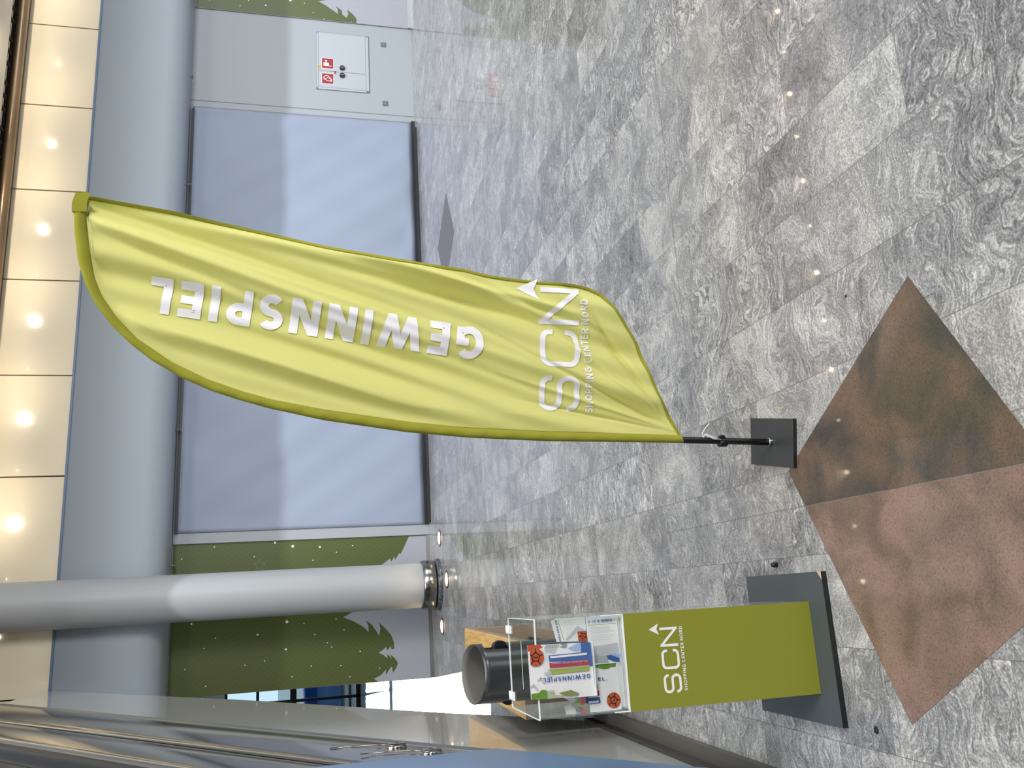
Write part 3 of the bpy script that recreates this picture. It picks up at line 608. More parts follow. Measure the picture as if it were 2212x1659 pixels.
for s_, lab in ((1.424, 'small metal hook under the bulkhead nearest the round column'), (2.983, 'small metal hook under the bulkhead left of the green flag'), (6.16, 'small metal hook under the bulkhead just right of the flag tip'), (7.725, 'small metal hook under the bulkhead above the fire cabinet wall')):
    m = MB(); m.tube([Wp(s_, .12, 2.955), Wp(s_, .12, 2.915)], .006, 'steel_dark', 8); m.tube([Wp(s_-.035, .12, 2.912), Wp(s_+.035, .12, 2.912)], .005, 'steel_dark', 8)
    m.tube([Wp(s_, .12, 2.915), Wp(s_+.01, .12, 2.89), Wp(s_-.01, .12, 2.878)], .004, 'steel_dark', 8)
    tag(m.build('ceiling_hook'), lab, 'hook', 'hooks along the bulkhead underside')

# ================================================================== column
CX, CY = 0.138, 9.80
t = thing('column', (CX, CY, 0), 'round white column with a polished metal collar on a dark stone foot', 'column')
m = MB(); m.lathe((CX, CY), [(.245, .10), (.245, 6.0)], 'column_white', 64); m.build('shaft', t)
m = MB(); m.lathe((CX, CY), [(.246, .205), (.262, .205), (.272, .19), (.272, .075), (.262, .062), (.20, .062)], 'steel_dark', 64); m.build('metal_collar', t)
m = MB(); dv = Vector((-CX, -CY, 0)).normalized(); sd = Vector((-dv.y, dv.x, 0)); c = Vector((CX, CY, 0))+dv*.268-sd*.004
m.box(c-sd*.016+Vector((0, 0, .085)), sd*.032, dv*.008, (0, 0, .09), 'steel')
for zz in (.10, .16): m.disc(c+dv*.0085+Vector((0, 0, zz)), sd, (0, 0, 1), .004, 'black', 10)
m.build('clasp', t)
m = MB(); m.lathe((CX, CY), [(0.0, .05), (.276, .05), (.284, .044), (.284, 0.0)], 'dark_stone', 64); m.build('stone_foot', t)
for i, (x, y, lab) in enumerate(((0.642, 9.649, 'lit floor spotlight right of the white column'), (0.176, 9.235, 'lit floor spotlight directly in front of the white column'), (-0.317, 9.675, 'lit floor spotlight left of the white column'))):
    t = thing('floor_spotlight', (x, y, 0), lab, 'light', 'warm uplights let into the floor round the column')
    m = MB(); m.lathe((x, y), [(.098, .0005), (.094, .006), (.074, .008), (.072, .004)], 'steel_dark', 32); m.build('ring', t)
    m = MB(); m.lathe((x, y), [(.073, .005), (.06, .014), (.03, .020), (0.0, .022)], 'lamp_warm', 32); m.build('lens', t)
    l = bpy.data.lights.new('uplight', 'SPOT'); l.energy = 6; l.color = (1.0, .74, .42); l.spot_size = math.radians(95); l.spot_blend = 1.0; l.shadow_soft_size = .05
    o = bpy.data.objects.new('uplight', l); COL.objects.link(o); o.location = (x, y, .05); d = Vector((CX-x, CY-y, 0)).normalized()*.42+Vector((0, 0, 1)); o.rotation_euler = d.to_track_quat('-Z', 'Y').to_euler()

# recessed ceiling downlights in front of the cream panels
for k in range(13):
    x = -0.10+0.633*k; big_ = (k % 2 == 0); y = 8.90
    t = thing('ceiling_light', (x, y, 4.79), 'small round recessed downlight in the ceiling above the bulkhead', 'light', 'downlights in the ceiling strip')
    m = MB(); m.lathe((x, y), [(.055, 4.789), (.052, 4.782), (.040, 4.784), (.038, 4.789)], 'steel_rail', 24); m.build('ring', t)
    m = MB(); m.disc((x, y, 4.7865), (1, 0, 0), (0, -1, 0), 0.024 if big_ else .015, 'lamp_spot', 20); m.build('lamp_lens', t)
    if k % 2 == 0 and k:
        l = bpy.data.lights.new('downlight', 'SPOT'); l.energy = 46; l.color = (1.0, .86, .66); l.spot_size = math.radians(85); l.spot_blend = 1.0; l.shadow_soft_size = .04
        o = bpy.data.objects.new('downlight', l); COL.objects.link(o); o.location = (x, y, 4.76)
        o.rotation_euler = (math.radians(98), 0, 0)  # added wash to brighten the cream panels, aimed level instead of down

# ================================================================== escalator
EX = -0.67
def inc(Y): return 0.36+0.733*(Y-3.36)
t = thing('escalator', (EX-.5, 3.0, 0), 'escalator with glossy grey side panel and polished steel balustrade at left edge', 'escalator')
sidep = [(2.95, 0.04), (4.50, 0.04), (4.83, 0.27), (5.30, 0.64), (5.73, 0.955), (6.32, 1.37), (7.03, 1.88), (7.71, 2.42), (8.27, 2.87), (8.85, 3.33), (9.27, 3.66), (9.42, 3.80), (9.42, 3.90), (9.27, 3.96), (8.24, 3.955)]
m = MB(); m.prism([(EX, y, z) for y, z in sidep], (-0.03, 0, 0), 'panel_grey'); m.build('side_panel', t)
m = MB(); m.prism([(EX-.031, y, z) for y, z in [(2.95, .04)]+[(y-.02, z) for y, z in sidep[1:]]], (-1.15, 0, 0), 'plinth_dark'); m.build('truss', t)
def band(h0, h1, bulge, mt, name, x0=EX+.006):
    m = MB(); rows = []; n = 8
    ys = [2.5+ (8.10-2.5)*i/30 for i in range(31)]
    secs = [(y, 0.0, 0.0) for y in ys]
    for k in range(1, 9): a = math.radians(90*k/8); secs.append((8.10+.16*math.sin(a), -.16*(1-math.cos(a)), a))
    secs.append((8.26, -1.1, math.pi/2))
    for (y, dx, a) in secs:
        zc = inc(min(y, 8.14)) if a < .01 else inc(8.10)+.03
        r = []
        for i in range(n+1):
            f = i/n; b = bulge*math.sin(math.pi*f)
            r.append((x0+dx+b*math.cos(a), y+b*math.sin(a), zc+h0+(h1-h0)*f))
        rows.append(r)
    m.grid(rows, mt, True); o = m.build(name, t); md = o.modifiers.new('thickness', 'SOLIDIFY'); md.thickness = .012; md.offset = -1; return o
band(0.0, 0.045, .008, 'steel_rail', 'edge_moulding', EX+.010)
band(0.045, 0.60, .03, 'steel', 'lower_steel_panel')
band(0.60, 0.645, -.004, 'black_metal', 'shadow_groove', EX-.02)
band(0.645, 1.06, .03, 'steel', 'upper_steel_panel')
band(1.06, 1.10, .004, 'steel_rail', 'rail_track')
m = MB(); m.tube([(EX-.02, y, inc(y)+1.155) for y in [2.3+.2*i for i in range(30)]]+[(EX-.12, 8.25, inc(8.1)+1.17), (EX-.9, 8.27, inc(8.1)+1.17)], .045, 'black_metal', 14); m.build('handrail', t)
m = MB(); m.abox(-0.60, -1.6, 2.0, 4.50, 0.0, 0.030, 'plinth'); m.abox(-0.655, -1.6, 2.0, 4.52, 0.030, 0.075, 'plinth_dark'); m.build('plinth', t)
for (y, z) in ((3.99, 1.10), (3.76, .98)):
    m = MB(); m.abox(EX+.03, EX+.065, y-.022, y+.022, z-.036, z+.036, 'steel'); m.tube([(EX+.05, y-.028, z-.038), (EX+.05, y-.028, z+.038)], .009, 'steel', 12)
    m.disc((EX+.0655, y+.005, z), (0, 1, 0), (0, 0, 1), .010, 'black', 14)
    m.tube([(EX+.055, y+.015, z+.02), (EX+.055, y+.07, z+.09), (EX+.05, y+.12, z+.18), (EX+.045, y+.16, z+.28)], .0025, 'steel_dark', 6); m.build('glass_clamp', t)
m = MB(); m.prism([(EX+.042, y, z) for y, z in ((2.3, inc(2.3)+.11), (3.70, inc(3.70)+.11), (3.70, inc(3.70)+.95), (2.3, inc(2.3)+.95))], (.008, 0, 0), 'glass_sky_reflection'); m.build('glass_panel', t)

# ================================================================== bench and bin
t = thing('bench', (-.41, 5.05, 0), 'oak bench between the escalator and the open floor, behind the black bin', 'bench')
m = MB(); m.prism([(-.602, 4.268, .40), (-.236, 4.268, .40), (-.212, 5.832, .40), (-.575, 5.832, .40)], (0, 0, .048), 'oak_side', 'oak'); m.build('seat', t, .003)
m = MB(); m.prism([(-.590, 5.770, 0), (-.216, 5.770, 0), (-.215, 5.825, 0), (-.588, 5.825, 0)], (0, 0, .3995), 'oak_side'); m.build('leg', t)
m = MB(); m.prism([(-.600, 4.275, 0), (-.240, 4.275, 0), (-.239, 4.330, 0), (-.599, 4.330, 0)], (0, 0, .3995), 'oak_side'); m.build('leg', t)
m = MB(); m.prism([(-.50, 4.332, .0), (-.44, 4.332, .0), (-.44, 5.768, .0), (-.50, 5.768, .0)], (0, 0, .3995), 'oak_in_shade'); m.build('centre_panel', t)
m = MB(); m.prism([(-.30, 4.332, .0), (-.245, 4.332, .0), (-.23, 5.768, .0), (-.29, 5.768, .0)], (0, 0, .035), 'oak_side'); m.build('floor_rail', t)

bx, by, br = -.352, 4.035, .131
t = thing('waste_bin', (bx, by, 0), 'round black metal bin with slanted open top in front of the oak bench', 'bin')
def ztop(a): return .742 + .030*math.sin(a) - .004*math.cos(a)      # sin>0 is the far side
seg = 72; m = MB()
def cut(a): return abs(((a+math.pi) % (2*math.pi))-math.pi) < math.radians(33)
zs_n = 26
for inner in (0, 1):
    rr = br-(.004 if inner else 0); mt = 'bin_in' if inner else 'bin_out'
    for k in range(seg):
        a0, a1 = 2*math.pi*k/seg, 2*math.pi*(k+1)/seg; am = (a0+a1)/2
        for i in range(zs_n):
            f0, f1 = i/zs_n, (i+1)/zs_n; zm = ztop(am)*(f0+f1)/2
            if cut(am) and .585 < zm < .695: continue
            P = [(bx+rr*math.cos(a), by+rr*math.sin(a), ztop(a)*f) for a, f in ((a0, f0), (a1, f0), (a1, f1), (a0, f1))]
            m.face(P if not inner else P[::-1], mt, True)
rows = [[(bx+(br-.004*q)*math.cos(2*math.pi*k/seg), by+(br-.004*q)*math.sin(2*math.pi*k/seg), ztop(2*math.pi*k/seg)) for k in range(seg)] for q in (0, 1)]
m.grid(rows, 'bin_out', False, True)
m.lathe((bx, by), [(0, .004), (br-.002, .004)], 'bin_out', 72); m.build('bin_body', t)
m = MB(); m.tube([(bx+.106, by-.03, .612), (bx+.106, by+.03, .612)], .034, 'black_metal', 32); m.tube([(bx-.108, by-.03, .590), (bx-.108, by+.03, .590)], .034, 'black_metal', 32); m.tube([(bx-.105, by, .600), (bx+.105, by, .605)], .012, 'black_metal', 12); m.build('pivot_drum', t)
m = MB(); m.lathe((bx, by), [(0.0, .48), (br-.012, .48), (br-.012, .50), (0.0, .50)], 'black_metal', 40); m.build('inner_tray', t)

# ================================================================== things seen outside the doors
t = thing('car', (-2.0, 30, 0), 'blue car parked outside the glass entrance doors', 'car')
m = MB(); prof_ = [(-4.6, .25), (-4.6, .75), (-4.3, .95), (-3.6, 1.02), (-3.1, 1.45), (-1.6, 1.50), (-.9, 1.05), (-.2, .95), (-.1, .70), (-.1, .25)]
m.prism([(x-.3, 29.2, z) for x, z in prof_], (0, 1.7, 0), 'car_blue'); m.build('body', t, .05)
m = MB(); m.prism([(x-.3, 29.18, z) for x, z in [(-3.5, 1.03), (-3.05, 1.38), (-1.65, 1.42), (-1.1, 1.05)]], (0, .02, 0), 'glass_blue'); m.build('side_window', t)
for x in (-3.9, -1.0):
    m = MB(); m.tube([(x-.3, 29.15, .30), (x-.3, 29.4, .30)], .31, 'rubber', 28); m.build('wheel', t)
m = MB(); m.abox(-14, 10, 44, 50, -0.02, 2.6, 'building')
for k in range(12):
    for zz in (0.6,): m.abox(-13.2+1.9*k, -12.2+1.9*k, 43.96, 44.0, zz, zz+1.7, 'glass_blue')
tag(m.build('building'), 'pale building across the street seen through the entrance glazing', 'building')
m = MB(); m.abox(-12, 4, 34, 35, -0.02, 1.3, 'hedge'); tag(m.build('hedge'), 'dark hedge behind the blue car outside the entrance', 'hedge')
sun = bpy.data.lights.new('sun', 'SUN'); sun.energy = 8; sun.angle = math.radians(.6); sun.color = (1.0, .93, .76)
so = bpy.data.objects.new('sun', sun); COL.objects.link(so); so.rotation_euler = Vector((.105, -1, -math.tan(math.radians(11.4)))).to_track_quat('-Z', 'Y').to_euler()

# ================================================================== feather flag
FO = Vector((0.43, 2.482, 0)); FE = Vector((0.974, -0.225, 0)).normalized(); FN = Vector((-0.225, -0.974, 0)).normalized()
outer = [(0.002, 0.323), (0.014, 0.774), (0.027, 1.009), (0.046, 1.201), (0.083, 1.44), (0.118, 1.592), (0.144, 1.68), (0.168, 1.749), (0.203, 1.825), (0.25, 1.902), (0.293, 1.955), (0.344, 2.005), (0.404, 2.048), (0.464, 2.076), (0.524, 2.092), (0.600, 2.101), (0.646, 2.103), (0.702, 2.093)]
inner = [(0.027, 0.331), (0.030, 0.42), (0.043, 0.774), (0.058, 1.034), (0.076, 1.201), (0.113, 1.44), (0.142, 1.585), (0.166, 1.667), (0.2, 1.76), (0.246, 1.852), (0.311, 1.942), (0.368, 1.995), (0.427, 2.031), (0.476, 2.050), (0.563, 2.064), (0.624, 2.071), (0.655, 2.069), (0.686, 2.062)]
free = [(0.700, 2.088), (0.699, 2.064), (0.687, 1.983), (0.669, 1.854), (0.645, 1.725), (0.622, 1.593), (0.592, 1.441), (0.557, 1.228), (0.545, 1.109), (0.536, 1.027), (0.522, 0.963), (0.513, 0.885), (0.506, 0.806), (0.503, 0.726), (0.499, 0.677), (0.490, 0.636), (0.472, 0.595), (0.434, 0.553), (0.387, 0.52), (0.32, 0.478), (0.234, 0.437), (0.138, 0.394), (0.078, 0.361), (0.030, 0.331)]
def at_z(curve, z):
    best = None
    for (a, b) in zip(curve[:-1], curve[1:]):
        lo, hi = sorted((a[1], b[1]))
        if lo-1e-9 <= z <= hi+1e-9 and hi > lo: best = a[0]+(b[0]-a[0])*(z-a[1])/(b[1]-a[1]); 
        if best is not None: return best
    return curve[-1][0] if abs(z-curve[-1][1]) < abs(z-curve[0][1]) else curve[0][0]
CREASE = [  # start (s,z), end (s,z), depth, half width: drag lines in the cloth
    ((.665, 1.90), (.545, 1.12), -.012, .020), ((.655, 2.00), (.40, 1.20), -.012, .024), ((.60, 1.98), (.33, 1.18), .010, .022), ((.60, 2.03), (.27, 1.24), -.008, .022),
    ((.56, 1.52), (.40, .86), -.012, .022), ((.55, 1.28), (.42, .72), .010, .018), ((.54, 1.12), (.36, .62), -.011, .018), ((.36, 1.72), (.14, 1.02), -.007, .026), ((.31, 1.78), (.12, 1.20), .006, .02),
    ((.46, 1.40), (.22, .70), -.008, .024), ((.33, 1.25), (.12, .66), -.007, .022), ((.50, .70), (.10, .40), -.008, .015), ((.44, .86), (.07, .38), .006, .013), ((.32, .90), (.05, .36), -.006, .010), ((.20, .85), (.045, .36), .004, .008), ((.13, .80), (.035, .36), -.004, .007)]
def fold(s, z):
    zi = min(max(z, .335), 2.07); a, b = at_z(inner, zi), at_z(free, zi)
    e = min(1, max(0, (s-a))/.05)
    f = 0
    q = s-.29*(z-1.4)
    f += .0035*math.sin(2*math.pi*q/.083+1.2*math.sin(3*z))+.006*math.sin(2*math.pi*q/.21+.8+z*.7)
    for (p0, p1, dp, hw) in CREASE:
        dx, dz = p1[0]-p0[0], p1[1]-p0[1]; L2 = dx*dx+dz*dz; u = ((s-p0[0])*dx+(z-p0[1])*dz)/L2
        dist = abs((s-p0[0])*dz-(z-p0[1])*dx)/math.sqrt(L2)
        uc = min(max(u, 0), 1); ov = abs(u-uc)*math.sqrt(L2)
        taper = math.exp(-(ov/.10)**2)*(0.25+.75*math.sin(math.pi*min(max(.08+.84*uc, 0), 1)))
        f += dp*taper*math.exp(-(dist/(hw*.72))**2)
    f += .02*math.exp(-((z-.78)/.22)**2)*max(0, (s-.38)/.14)**2*-1
    g = 1-.75*math.exp(-max(0, b-s)/.03)*(1 if z < .72 else max(0, 1-(z-.72)/.2))
    return f*e*g*2.0
def FP(s, z, off=0.0): return FO+FE*s+Vector((0, 0, z))+FN*(fold(s, z)+off)
def FQ(s, z, off=0.0): return FO+FE*s+Vector((0, 0, z))+FN*off
t = thing('feather_flag', FO, 'lime green feather flag with white GEWINNSPIEL lettering on a square dark base', 'flag')
m = MB(); rows = []
NZ = 230
for i in range(NZ+1):
    z = 0.334+(2.069-0.334)*i/NZ; a, b = at_z(inner, min(z, 2.0705)), at_z(free, z)
    a = min(a, b-.002)
    rows.append([FP(a+(b-a)*j/130, z) for j in range(131)])
m.grid(rows, 'flag_cloth', True); sail = m.build('sail', t)
md = sail.modifiers.new('thickness', 'SOLIDIFY'); md.thickness = .0006; md.offset = -1
# hem along the free edge
def resample(c, n):
    P = [Vector((a, b)) for a, b in c]; ls = [0]
    for a, b in zip(P[:-1], P[1:]): ls.append(ls[-1]+(b-a).length)
    out = []
    for i in range(n+1):
        d = ls[-1]*i/n; k = max(j for j in range(len(ls)) if ls[j] <= d+1e-9); k = min(k, len(P)-2)
        f = (d-ls[k])/(ls[k+1]-ls[k]); out.append(P[k]+(P[k+1]-P[k])*f)
    return out
fr = resample(free, 200); Ls, Rs = strip([(p.x, p.y) for p in fr], .019)
m = MB()
cen = Vector((.3, 1.2))
inn = Ls if sum((l-cen).length for l in Ls) < sum((r-cen).length for r in Rs) else Rs
m.grid([[FP(p.x, p.y, .0015) if True else 0, FP((p.x+q.x)/2, (p.y+q.y)/2, .0022), FP(q.x, q.y, .0015), FP(q.x, q.y, -.0015), FP((p.x+q.x)/2, (p.y+q.y)/2, -.002), FP(p.x, p.y, -.0015)] for p, q in zip(fr, inn)], 'hem_cloth', True)
m.build('hem', t)
# pole sleeve, a flattened tube between the two seams
oo, ii = resample(outer, 160), resample(inner, 160); rows = []
for k, (p, q) in enumerate(zip(oo, ii)):
    mid = (p+q)/2; hwd = (q-p)/2; r = []
    wob = .0012*math.sin(k*.9)+.0008*math.sin(k*2.3)
    for j in range(14):
        a = 2*math.pi*j/14; c_, s_ = math.cos(a), math.sin(a)
        pt = mid+hwd*c_; r.append(FQ(pt.x, pt.y, s_*(.0115+wob)*(1-.15*c_)))
    rows.append(r)
m = MB(); m.grid(rows, 'hem_cloth', True, True); m.face(rows[-1], 'hem_cloth'); m.build('pole_sleeve', t)
m = MB()
capz = [(0.646, 2.108, .030), (0.706, 2.096, .030)]
m.grid([[FQ(a, z, .0135), FQ(a+.002, z-.037, .0135)] for a, z in ((.650, 2.1045), (.676, 2.104), (.702, 2.095))], 'hem_cloth', False)
m.grid([[FQ(a, z, -.0135), FQ(a, z, .0135)] for a, z in ((.650, 2.1045), (.676, 2.104), (.702, 2.095))], 'hem_cloth', False); m.build('sleeve_tip', t)
pp = [(oo[k]+ii[k])/2 for k in range(6, 158, 4)]
path = [FQ(.036*z, z) for z in (.013, .12, .24, .31)]+[FQ(p.x, p.y) for p in pp]
m = MB(); m.tube(path, [.0108]*4+[.0085-.0050*k/len(pp) for k in range(len(pp))], 'black_metal', 16); m.build('pole', t)
m = MB(); m.tube([FQ(0, .172), FQ(0, .198)], .0125, 'black_metal', 18); c = FQ(.016, .188)
m.tube([c-FN*.008, c+FN*.008], .010, 'black_metal', 14); m.build('clamp', t)
m = MB(); pts = [FQ(.012, .196, .012), FQ(.014, .222, .015), FQ(.022, .240, .014), FQ(.028, .252, .012), FQ(.018, .258, .013), FQ(.034, .262, .012), FQ(.050, .250, .012), FQ(.064, .236, .010)]
m.tube(pts, .0016, 'print_white', 8); m.tube([FQ(.012, .20, .013), FQ(.019, .225, .016), FQ(.030, .250, .011), FQ(.022, .262, .014)], .0016, 'print_white', 8); m.build('white_cord', t)
# square steel base plate
P = [(.379, 2.622), (.533, 2.590), (.478, 2.334), (.328, 2.368)]
m = MB(); m.prism([(x, y, 0) for x, y in P], (0, 0, .013), 'black', 'base_grey'); m.build('base_plate', t, .001)
m = MB(); m.lathe((FO.x, FO.y), [(.0145, .013), (.0145, .020), (.0125, .023), (.0110, .023)], 'steel', 24); m.build('spigot_collar', t)
# lettering
m = MB(); b0 = Vector((.356, .966)); b1 = Vector((.4845, 1.905)); ud = (b1-b0).normalized(); vd = Vector((-ud.y, ud.x)); CAP = .099
m_len = (b1-b0).length/CAP
def pl_g(x, y): p = b0+ud*(x*CAP)+vd*(y*CAP); return FP(p.x, p.y, .0032)
write(m, 'GEWINNSPIEL', pl_g, .23, 'flag_white', length=m_len, gap=.20, maxseg=.045, nx=6)
m.build('lettering', sail)
m = MB()
def pl_l(x, y): return FP(.104+x*.1125+.004*y, .668+y*.127, .0022)
logo(m, pl_l, 'flag_white', .04, 5); m.build('logo', sail)
m = MB()
def pl_s(x, y): return FP(.100+x*.024, .622+y*.024+x*.0014, .0018)
write(m, 'SHOPPING CENTER NORD', pl_s, .20, 'flag_white', length=.352/.024, gap=.20, maxseg=.2); m.build('small_lettering', sail)

# ================================================================== ballot stand
t = thing('ballot_stand', (-.207, 2.51, 0), 'lime green ballot stand with clear acrylic box on a dark slab base', 'stand')
P = [(-.424, 2.735), (.008, 2.742), (.010, 2.292), (-.424, 2.288)]
m = MB(); m.prism([(x, y, 0) for x, y in P], (0, 0, .0175), 'black', 'stand_base')
m.face([(.0099, 2.2921, .0179), (-.014, 2.2922, .0179), (-.006, 2.299, .0179), (.0098, 2.312, .0179)], 'chip_wood'); m.build('base_plate', t)
X0_, X1_, Y0_, Y1_ = -.339, -.076, 2.375, 2.685
m = MB(); m.abox(X0_, X1_, Y0_, Y0_+.005, .018, .614, 'kiosk_green'); fp_ = m.build('front_panel', t)
m = MB(); m.abox(X1_-.004, X1_, Y0_+.005, Y1_, .018, .872, 'acrylic_side'); m.build('side_pane', t)
m = MB(); m.abox(X0_, X0_+.004, Y0_+.005, Y1_, .018, .872, 'acrylic_side'); m.build('side_pane', t)
m = MB(); m.abox(X0_+.004, X1_-.004, Y1_-.004, Y1_, .018, .872, 'acrylic'); m.build('back_pane', t)
m = MB(); m.abox(X0_+.004, X1_-.004, Y0_+.006, Y1_-.004, .608, .613, 'print_white'); m.build('box_floor', t)
m = MB(); m.abox(X0_, X1_, Y0_, Y0_+.004, .6145, .872, 'acrylic')
m.abox(X0_, X1_, Y0_-.0005, Y0_+.0045, .6142, .6170, 'acryl_edge'); m.abox(X0_, X0_+.003, Y0_-.0005, Y0_+.004, .617, .66, 'acryl_edge'); m.abox(X1_-.0025, X1_, Y0_-.0005, Y0_+.004, .617, .68, 'acryl_edge'); m.build('window_pane', t)
zl = .8745
m = MB(); m.abox(X0_, X1_, Y0_-.004, Y1_+.002, zl, zl+.004, 'acrylic')
m.abox(X0_, X1_, Y0_-.005, Y0_-.0035, zl, zl+.0045, 'acryl_edge'); m.abox(X0_, X1_, Y1_+.001, Y1_+.0030, zl, zl+.0045, 'acryl_edge')
m.abox(X1_-.0012, X1_+.0008, Y0_-.004, Y1_+.002, zl, zl+.0045, 'acryl_edge'); m.abox(X0_-.0008, X0_+.0012, Y0_-.004, Y1_+.002, zl, zl+.0045, 'acryl_edge')
m.abox(-.272, -.138, 2.528, 2.531, zl+.004, zl+.0046, 'acryl_edge'); lid = m.build('lid', t)
for xa, xb in ((-.122, -.098), (-.316, -.291)):
    m = MB(); m.abox(xa, xb, 2.640, 2.692, zl+.0046, zl+.0075, 'acryl_edge'); m.tube([(xa, 2.690, zl+.006), (xb, 2.690, zl+.006)], .0055, 'acryl_edge', 12); m.build('hinge', lid)
m = MB()
def pl_k(x, y): return (-.300+x*.0531, Y0_-.0008, .4542+y*.0545)
logo(m, pl_k, 'print_white'); m.build('logo', fp_)
m = MB()
write(m, 'SHOPPING CENTER NORD', lambda x, y: (-.2965+x*.0098, Y0_-.0008, .4375+y*.0098), .18, 'print_white', length=.1755/.0098, gap=.2, maxseg=1); m.build('small_lettering', fp_)
# clear pocket screwed to the window
m = MB(); m.face([(x, 2.360, z) for x, z in ((-.137, .866), (-.2846, .857), (-.2875, .712), (-.143, .713))], 'pocket')
m.prism([(x, 2.360, z) for x, z in ((-.2875, .712), (-.143, .713), (-.143, .715), (-.2875, .7145))], (0, .014, 0), 'acryl_edge')
m.prism([(x, 2.3595, z) for x, z in ((-.137, .866), (-.1385, .866), (-.1445, .713), (-.143, .713))], (0, .001, 0), 'pocket'); m.build('leaflet_pocket', t)
# printed leaflets and slips
def printed(name, items, Y, label, cat, group=None, step=.0003, thick=.0006, extra=None):
    m = MB(); (c0, p0) = items[0]
    m.prism([(x, Y, z) for x, z in p0], (0, thick, 0), 'print_white', c0)
    for i, (c, p) in enumerate(items[1:]):
        m.face([(x, Y-.0002-step*i, z) for x, z in p], c)
    if extra: extra(m, Y-.0002-step*(len(items)+1))
    return tag(m.build(name), label, cat, group)
def ball(m, cx, cz, r, Y, clip=None, rot=0):
    n = 36; 
    def ok(x, z): return (max(min(x, clip[1]), clip[0]) if clip else x, max(min(z, clip[3]), clip[2]) if clip else z)
    m.face([(ok(cx+r*math.cos(2*math.pi*k/n), cz+r*math.sin(2*math.pi*k/n))[0], Y, ok(cx+r*math.cos(2*math.pi*k/n), cz+r*math.sin(2*math.pi*k/n))[1]) for k in range(n)], 'orange')
    m.face([(ok(cx+r*.9*math.cos(a), cz+r*.9*math.sin(a))[0], Y-.00005, ok(0, cz+r*.9*math.sin(a))[1]) for a in [rot-1.9+.12*q for q in range(12)]], 'ball_green')
    P5 = [(cx+r*.52*math.cos(rot+2*math.pi*k/5), cz+r*.52*math.sin(rot+2*math.pi*k/5)) for k in range(5)]
    Q5 = [(cx+r*.98*math.cos(rot+2*math.pi*k/5), cz+r*.98*math.sin(rot+2*math.pi*k/5)) for k in range(5)]
    def seg_(a, b, w=.13):
        a, b = ok(*a), ok(*b)
        if (Vector(a)-Vector(b)).length < 1e-4: return
        Ls, Rs = strip([a, b], r*w); m.face([(q.x, Y-.0001, q.y) for q in (Ls[0], Ls[1], Rs[1], Rs[0])], 'black')
    for k in range(5): seg_(P5[k], P5[(k+1) % 5]); seg_(P5[k], Q5[k])
    sw = [(-.30, -.02), (-.16, .12), (.06, .10), (.30, -.12), (.26, -.18), (.04, -.02), (-.14, .0), (-.22, -.12)]
    ca, sa = math.cos(rot+.5), math.sin(rot+.5)
    m.face([(cx+r*1.1*(a*ca-b*sa), Y-.00015, cz+r*1.1*(a*sa+b*ca)) for a, b in sw], 'black')
def line_text(m, Y, a, b, cap, text, mt, t_=.2, gap=.2):
    """text from a to b on the plane at Y; cap = vector of the capital height"""
    a, b, cap = Vector(a), Vector(b), Vector(cap); H = cap.length; u = (b-a)/H; v = cap
    tot = (b-a).length/H; un = (b-a).normalized()*H
    write(m, text, lambda x, y: (a.x+un.x*x+v.x*y, Y, a.y+un.y*x+v.y*y), t_, mt, length=tot, gap=gap, maxseg=1)
def card_extra(m, Y):
    ball(m, -.1748, .8808, .0236, Y, (-.199, -.152, .8, .8960), 1.2)
    line_text(m, Y, (-.2288, .7279), (-.2303, .8701), (-.0112, 0), 'GEWINNSPIEL.', 'blued', .19, .25)
    line_text(m, Y, (-.1925, .7335), (-.1915, .8375), (-.0050, 0), 'WELCHEN UNSER SPORTNET GEWINNST', 'bluel', .16)
    line_text(m, Y, (-.2155, .7335), (-.2165, .7900), (-.0045, 0), 'JETZT MITMACHEN'.replace('J', 'I').replace('Z', 'S'), 'greenl', .16)
    line_text(m, Y, (-.2075, .7335), (-.2085, .8350), (-.0045, 0), 'UND NEW POST MEGA GEWINNEN', 'greenl', .16)
    line_text(m, Y, (-.206, .8440), (-.250, .9010), (-.016, -.012), 'ALL', 'greyl', .2, .5)
printed('leaflet', CARD, 2.3665, 'white leaflet with ball and GEWINNSPIEL. heading in the front pocket', 'leaflet', 'competition leaflets in and on the acrylic box', extra=card_extra)
printed('leaflet', SLIP_A, 2.3930, 'white entry slip reading D GEWINNEN. at lower right of the acrylic box', 'leaflet', 'competition leaflets in and on the acrylic box', extra=lambda m, Y: line_text(m, Y, (-.0946, .7154), (-.0940, .6405), (.0060, 0), 'D GEWINNEN.', 'blued', .2, .25))
def bx_(m, Y):
    line_text(m, Y, (-.1403, .7946), (-.0827, .8043), (.0008, .0056), 'MACHEN UN', 'blued', .2, .25); ball(m, -.1299, .7290, .0155, Y, (-.1435, -.1174, .7167, .7448), .4)
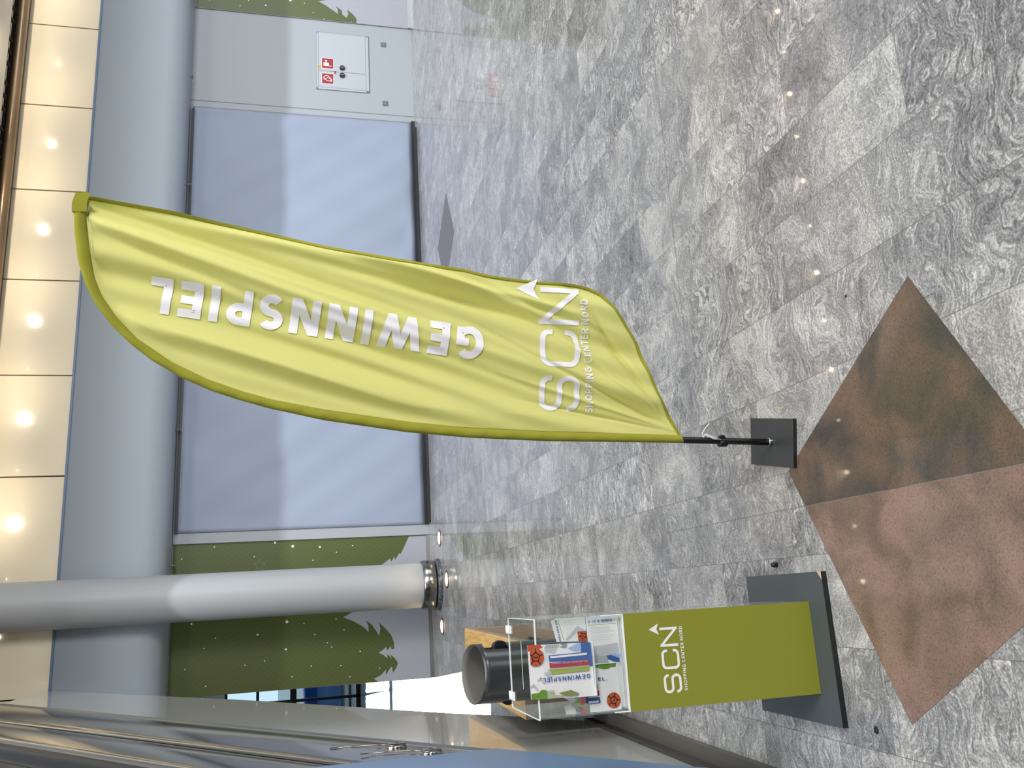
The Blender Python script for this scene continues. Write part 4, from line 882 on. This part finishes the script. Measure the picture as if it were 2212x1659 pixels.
printed('leaflet', SLIP_B, 2.4010, 'crumpled entry slip reading MACHEN UN at upper right of the acrylic box', 'leaflet', 'competition leaflets in and on the acrylic box', extra=bx_)
def cx_(m, Y):
    line_text(m, Y, (-.2525, .6965), (-.2531, .6686), (.0085, 0), 'EL.', 'blued', .19, .25); ball(m, -.3072, .6544, .0205, Y, (-.333, -.28, .632, .69), 2.2)
printed('leaflet', SLIP_C, 2.3970, 'white leaflet with orange ball at lower left of the acrylic box', 'leaflet', 'competition leaflets in and on the acrylic box', extra=cx_)
printed('leaflet', SLIP_D, 2.4120, 'folded leaflet corner with pink and blue shapes left of the pocket, upper', 'leaflet', 'competition leaflets in and on the acrylic box')
printed('leaflet', SLIP_D_REFLECTION, 2.4170, 'reflection of the folded leaflet with a pink corner in the left box wall, lower', 'leaflet', 'competition leaflets in and on the acrylic box')  # mirror image of the folded slip, drawn as a printed shape of its own
m = MB()
for k in range(6): m.abox(-.332+.002*(k % 3), -.083-.0015*(k % 2), 2.392+.002*(k % 2), 2.60, .6136+.0016*k, .6136+.0016*k+.0012, ('print_white', 'greyl', 'print_white')[k % 3])
m.build('paper_stack'); tag(bpy.data.objects['paper_stack'], 'flat stack of white entry slips on the floor of the acrylic box', 'paper')

# ================================================================== small things on the floor
m = MB(); m.lathe((.040, 2.561), [(0, 0), (.0085, 0), (.0085, .012), (.0065, .019), (0, .019)], 'rubber', 20); tag(m.build('rubber_foot'), 'small black rubber foot lying on the floor near the ballot stand', 'rubber foot')
m = MB(); m.lathe((.525, 2.407), [(0, 0), (.004, .0005), (.0045, .003), (.002, .005), (0, .005)], 'sticker_yellow', 12); tag(m.build('crumb'), 'tiny yellow crumb on the floor right of the flag base', 'crumb')

for (x, y, rr, lab) in ((.765, 2.007, .005, 'small black speck on the pale floor near the pointed tip of the brown inlay'), (-.413, 2.162, .011, 'dark irregular speck on the floor beside the lower corner of the ballot stand base')):
    m = MB(); m.lathe((x, y), [(0, 0), (rr, .0003), (rr*.7, .0016), (0, .002)], 'rubber', 9); tag(m.build('dirt_speck'), lab, 'speck')
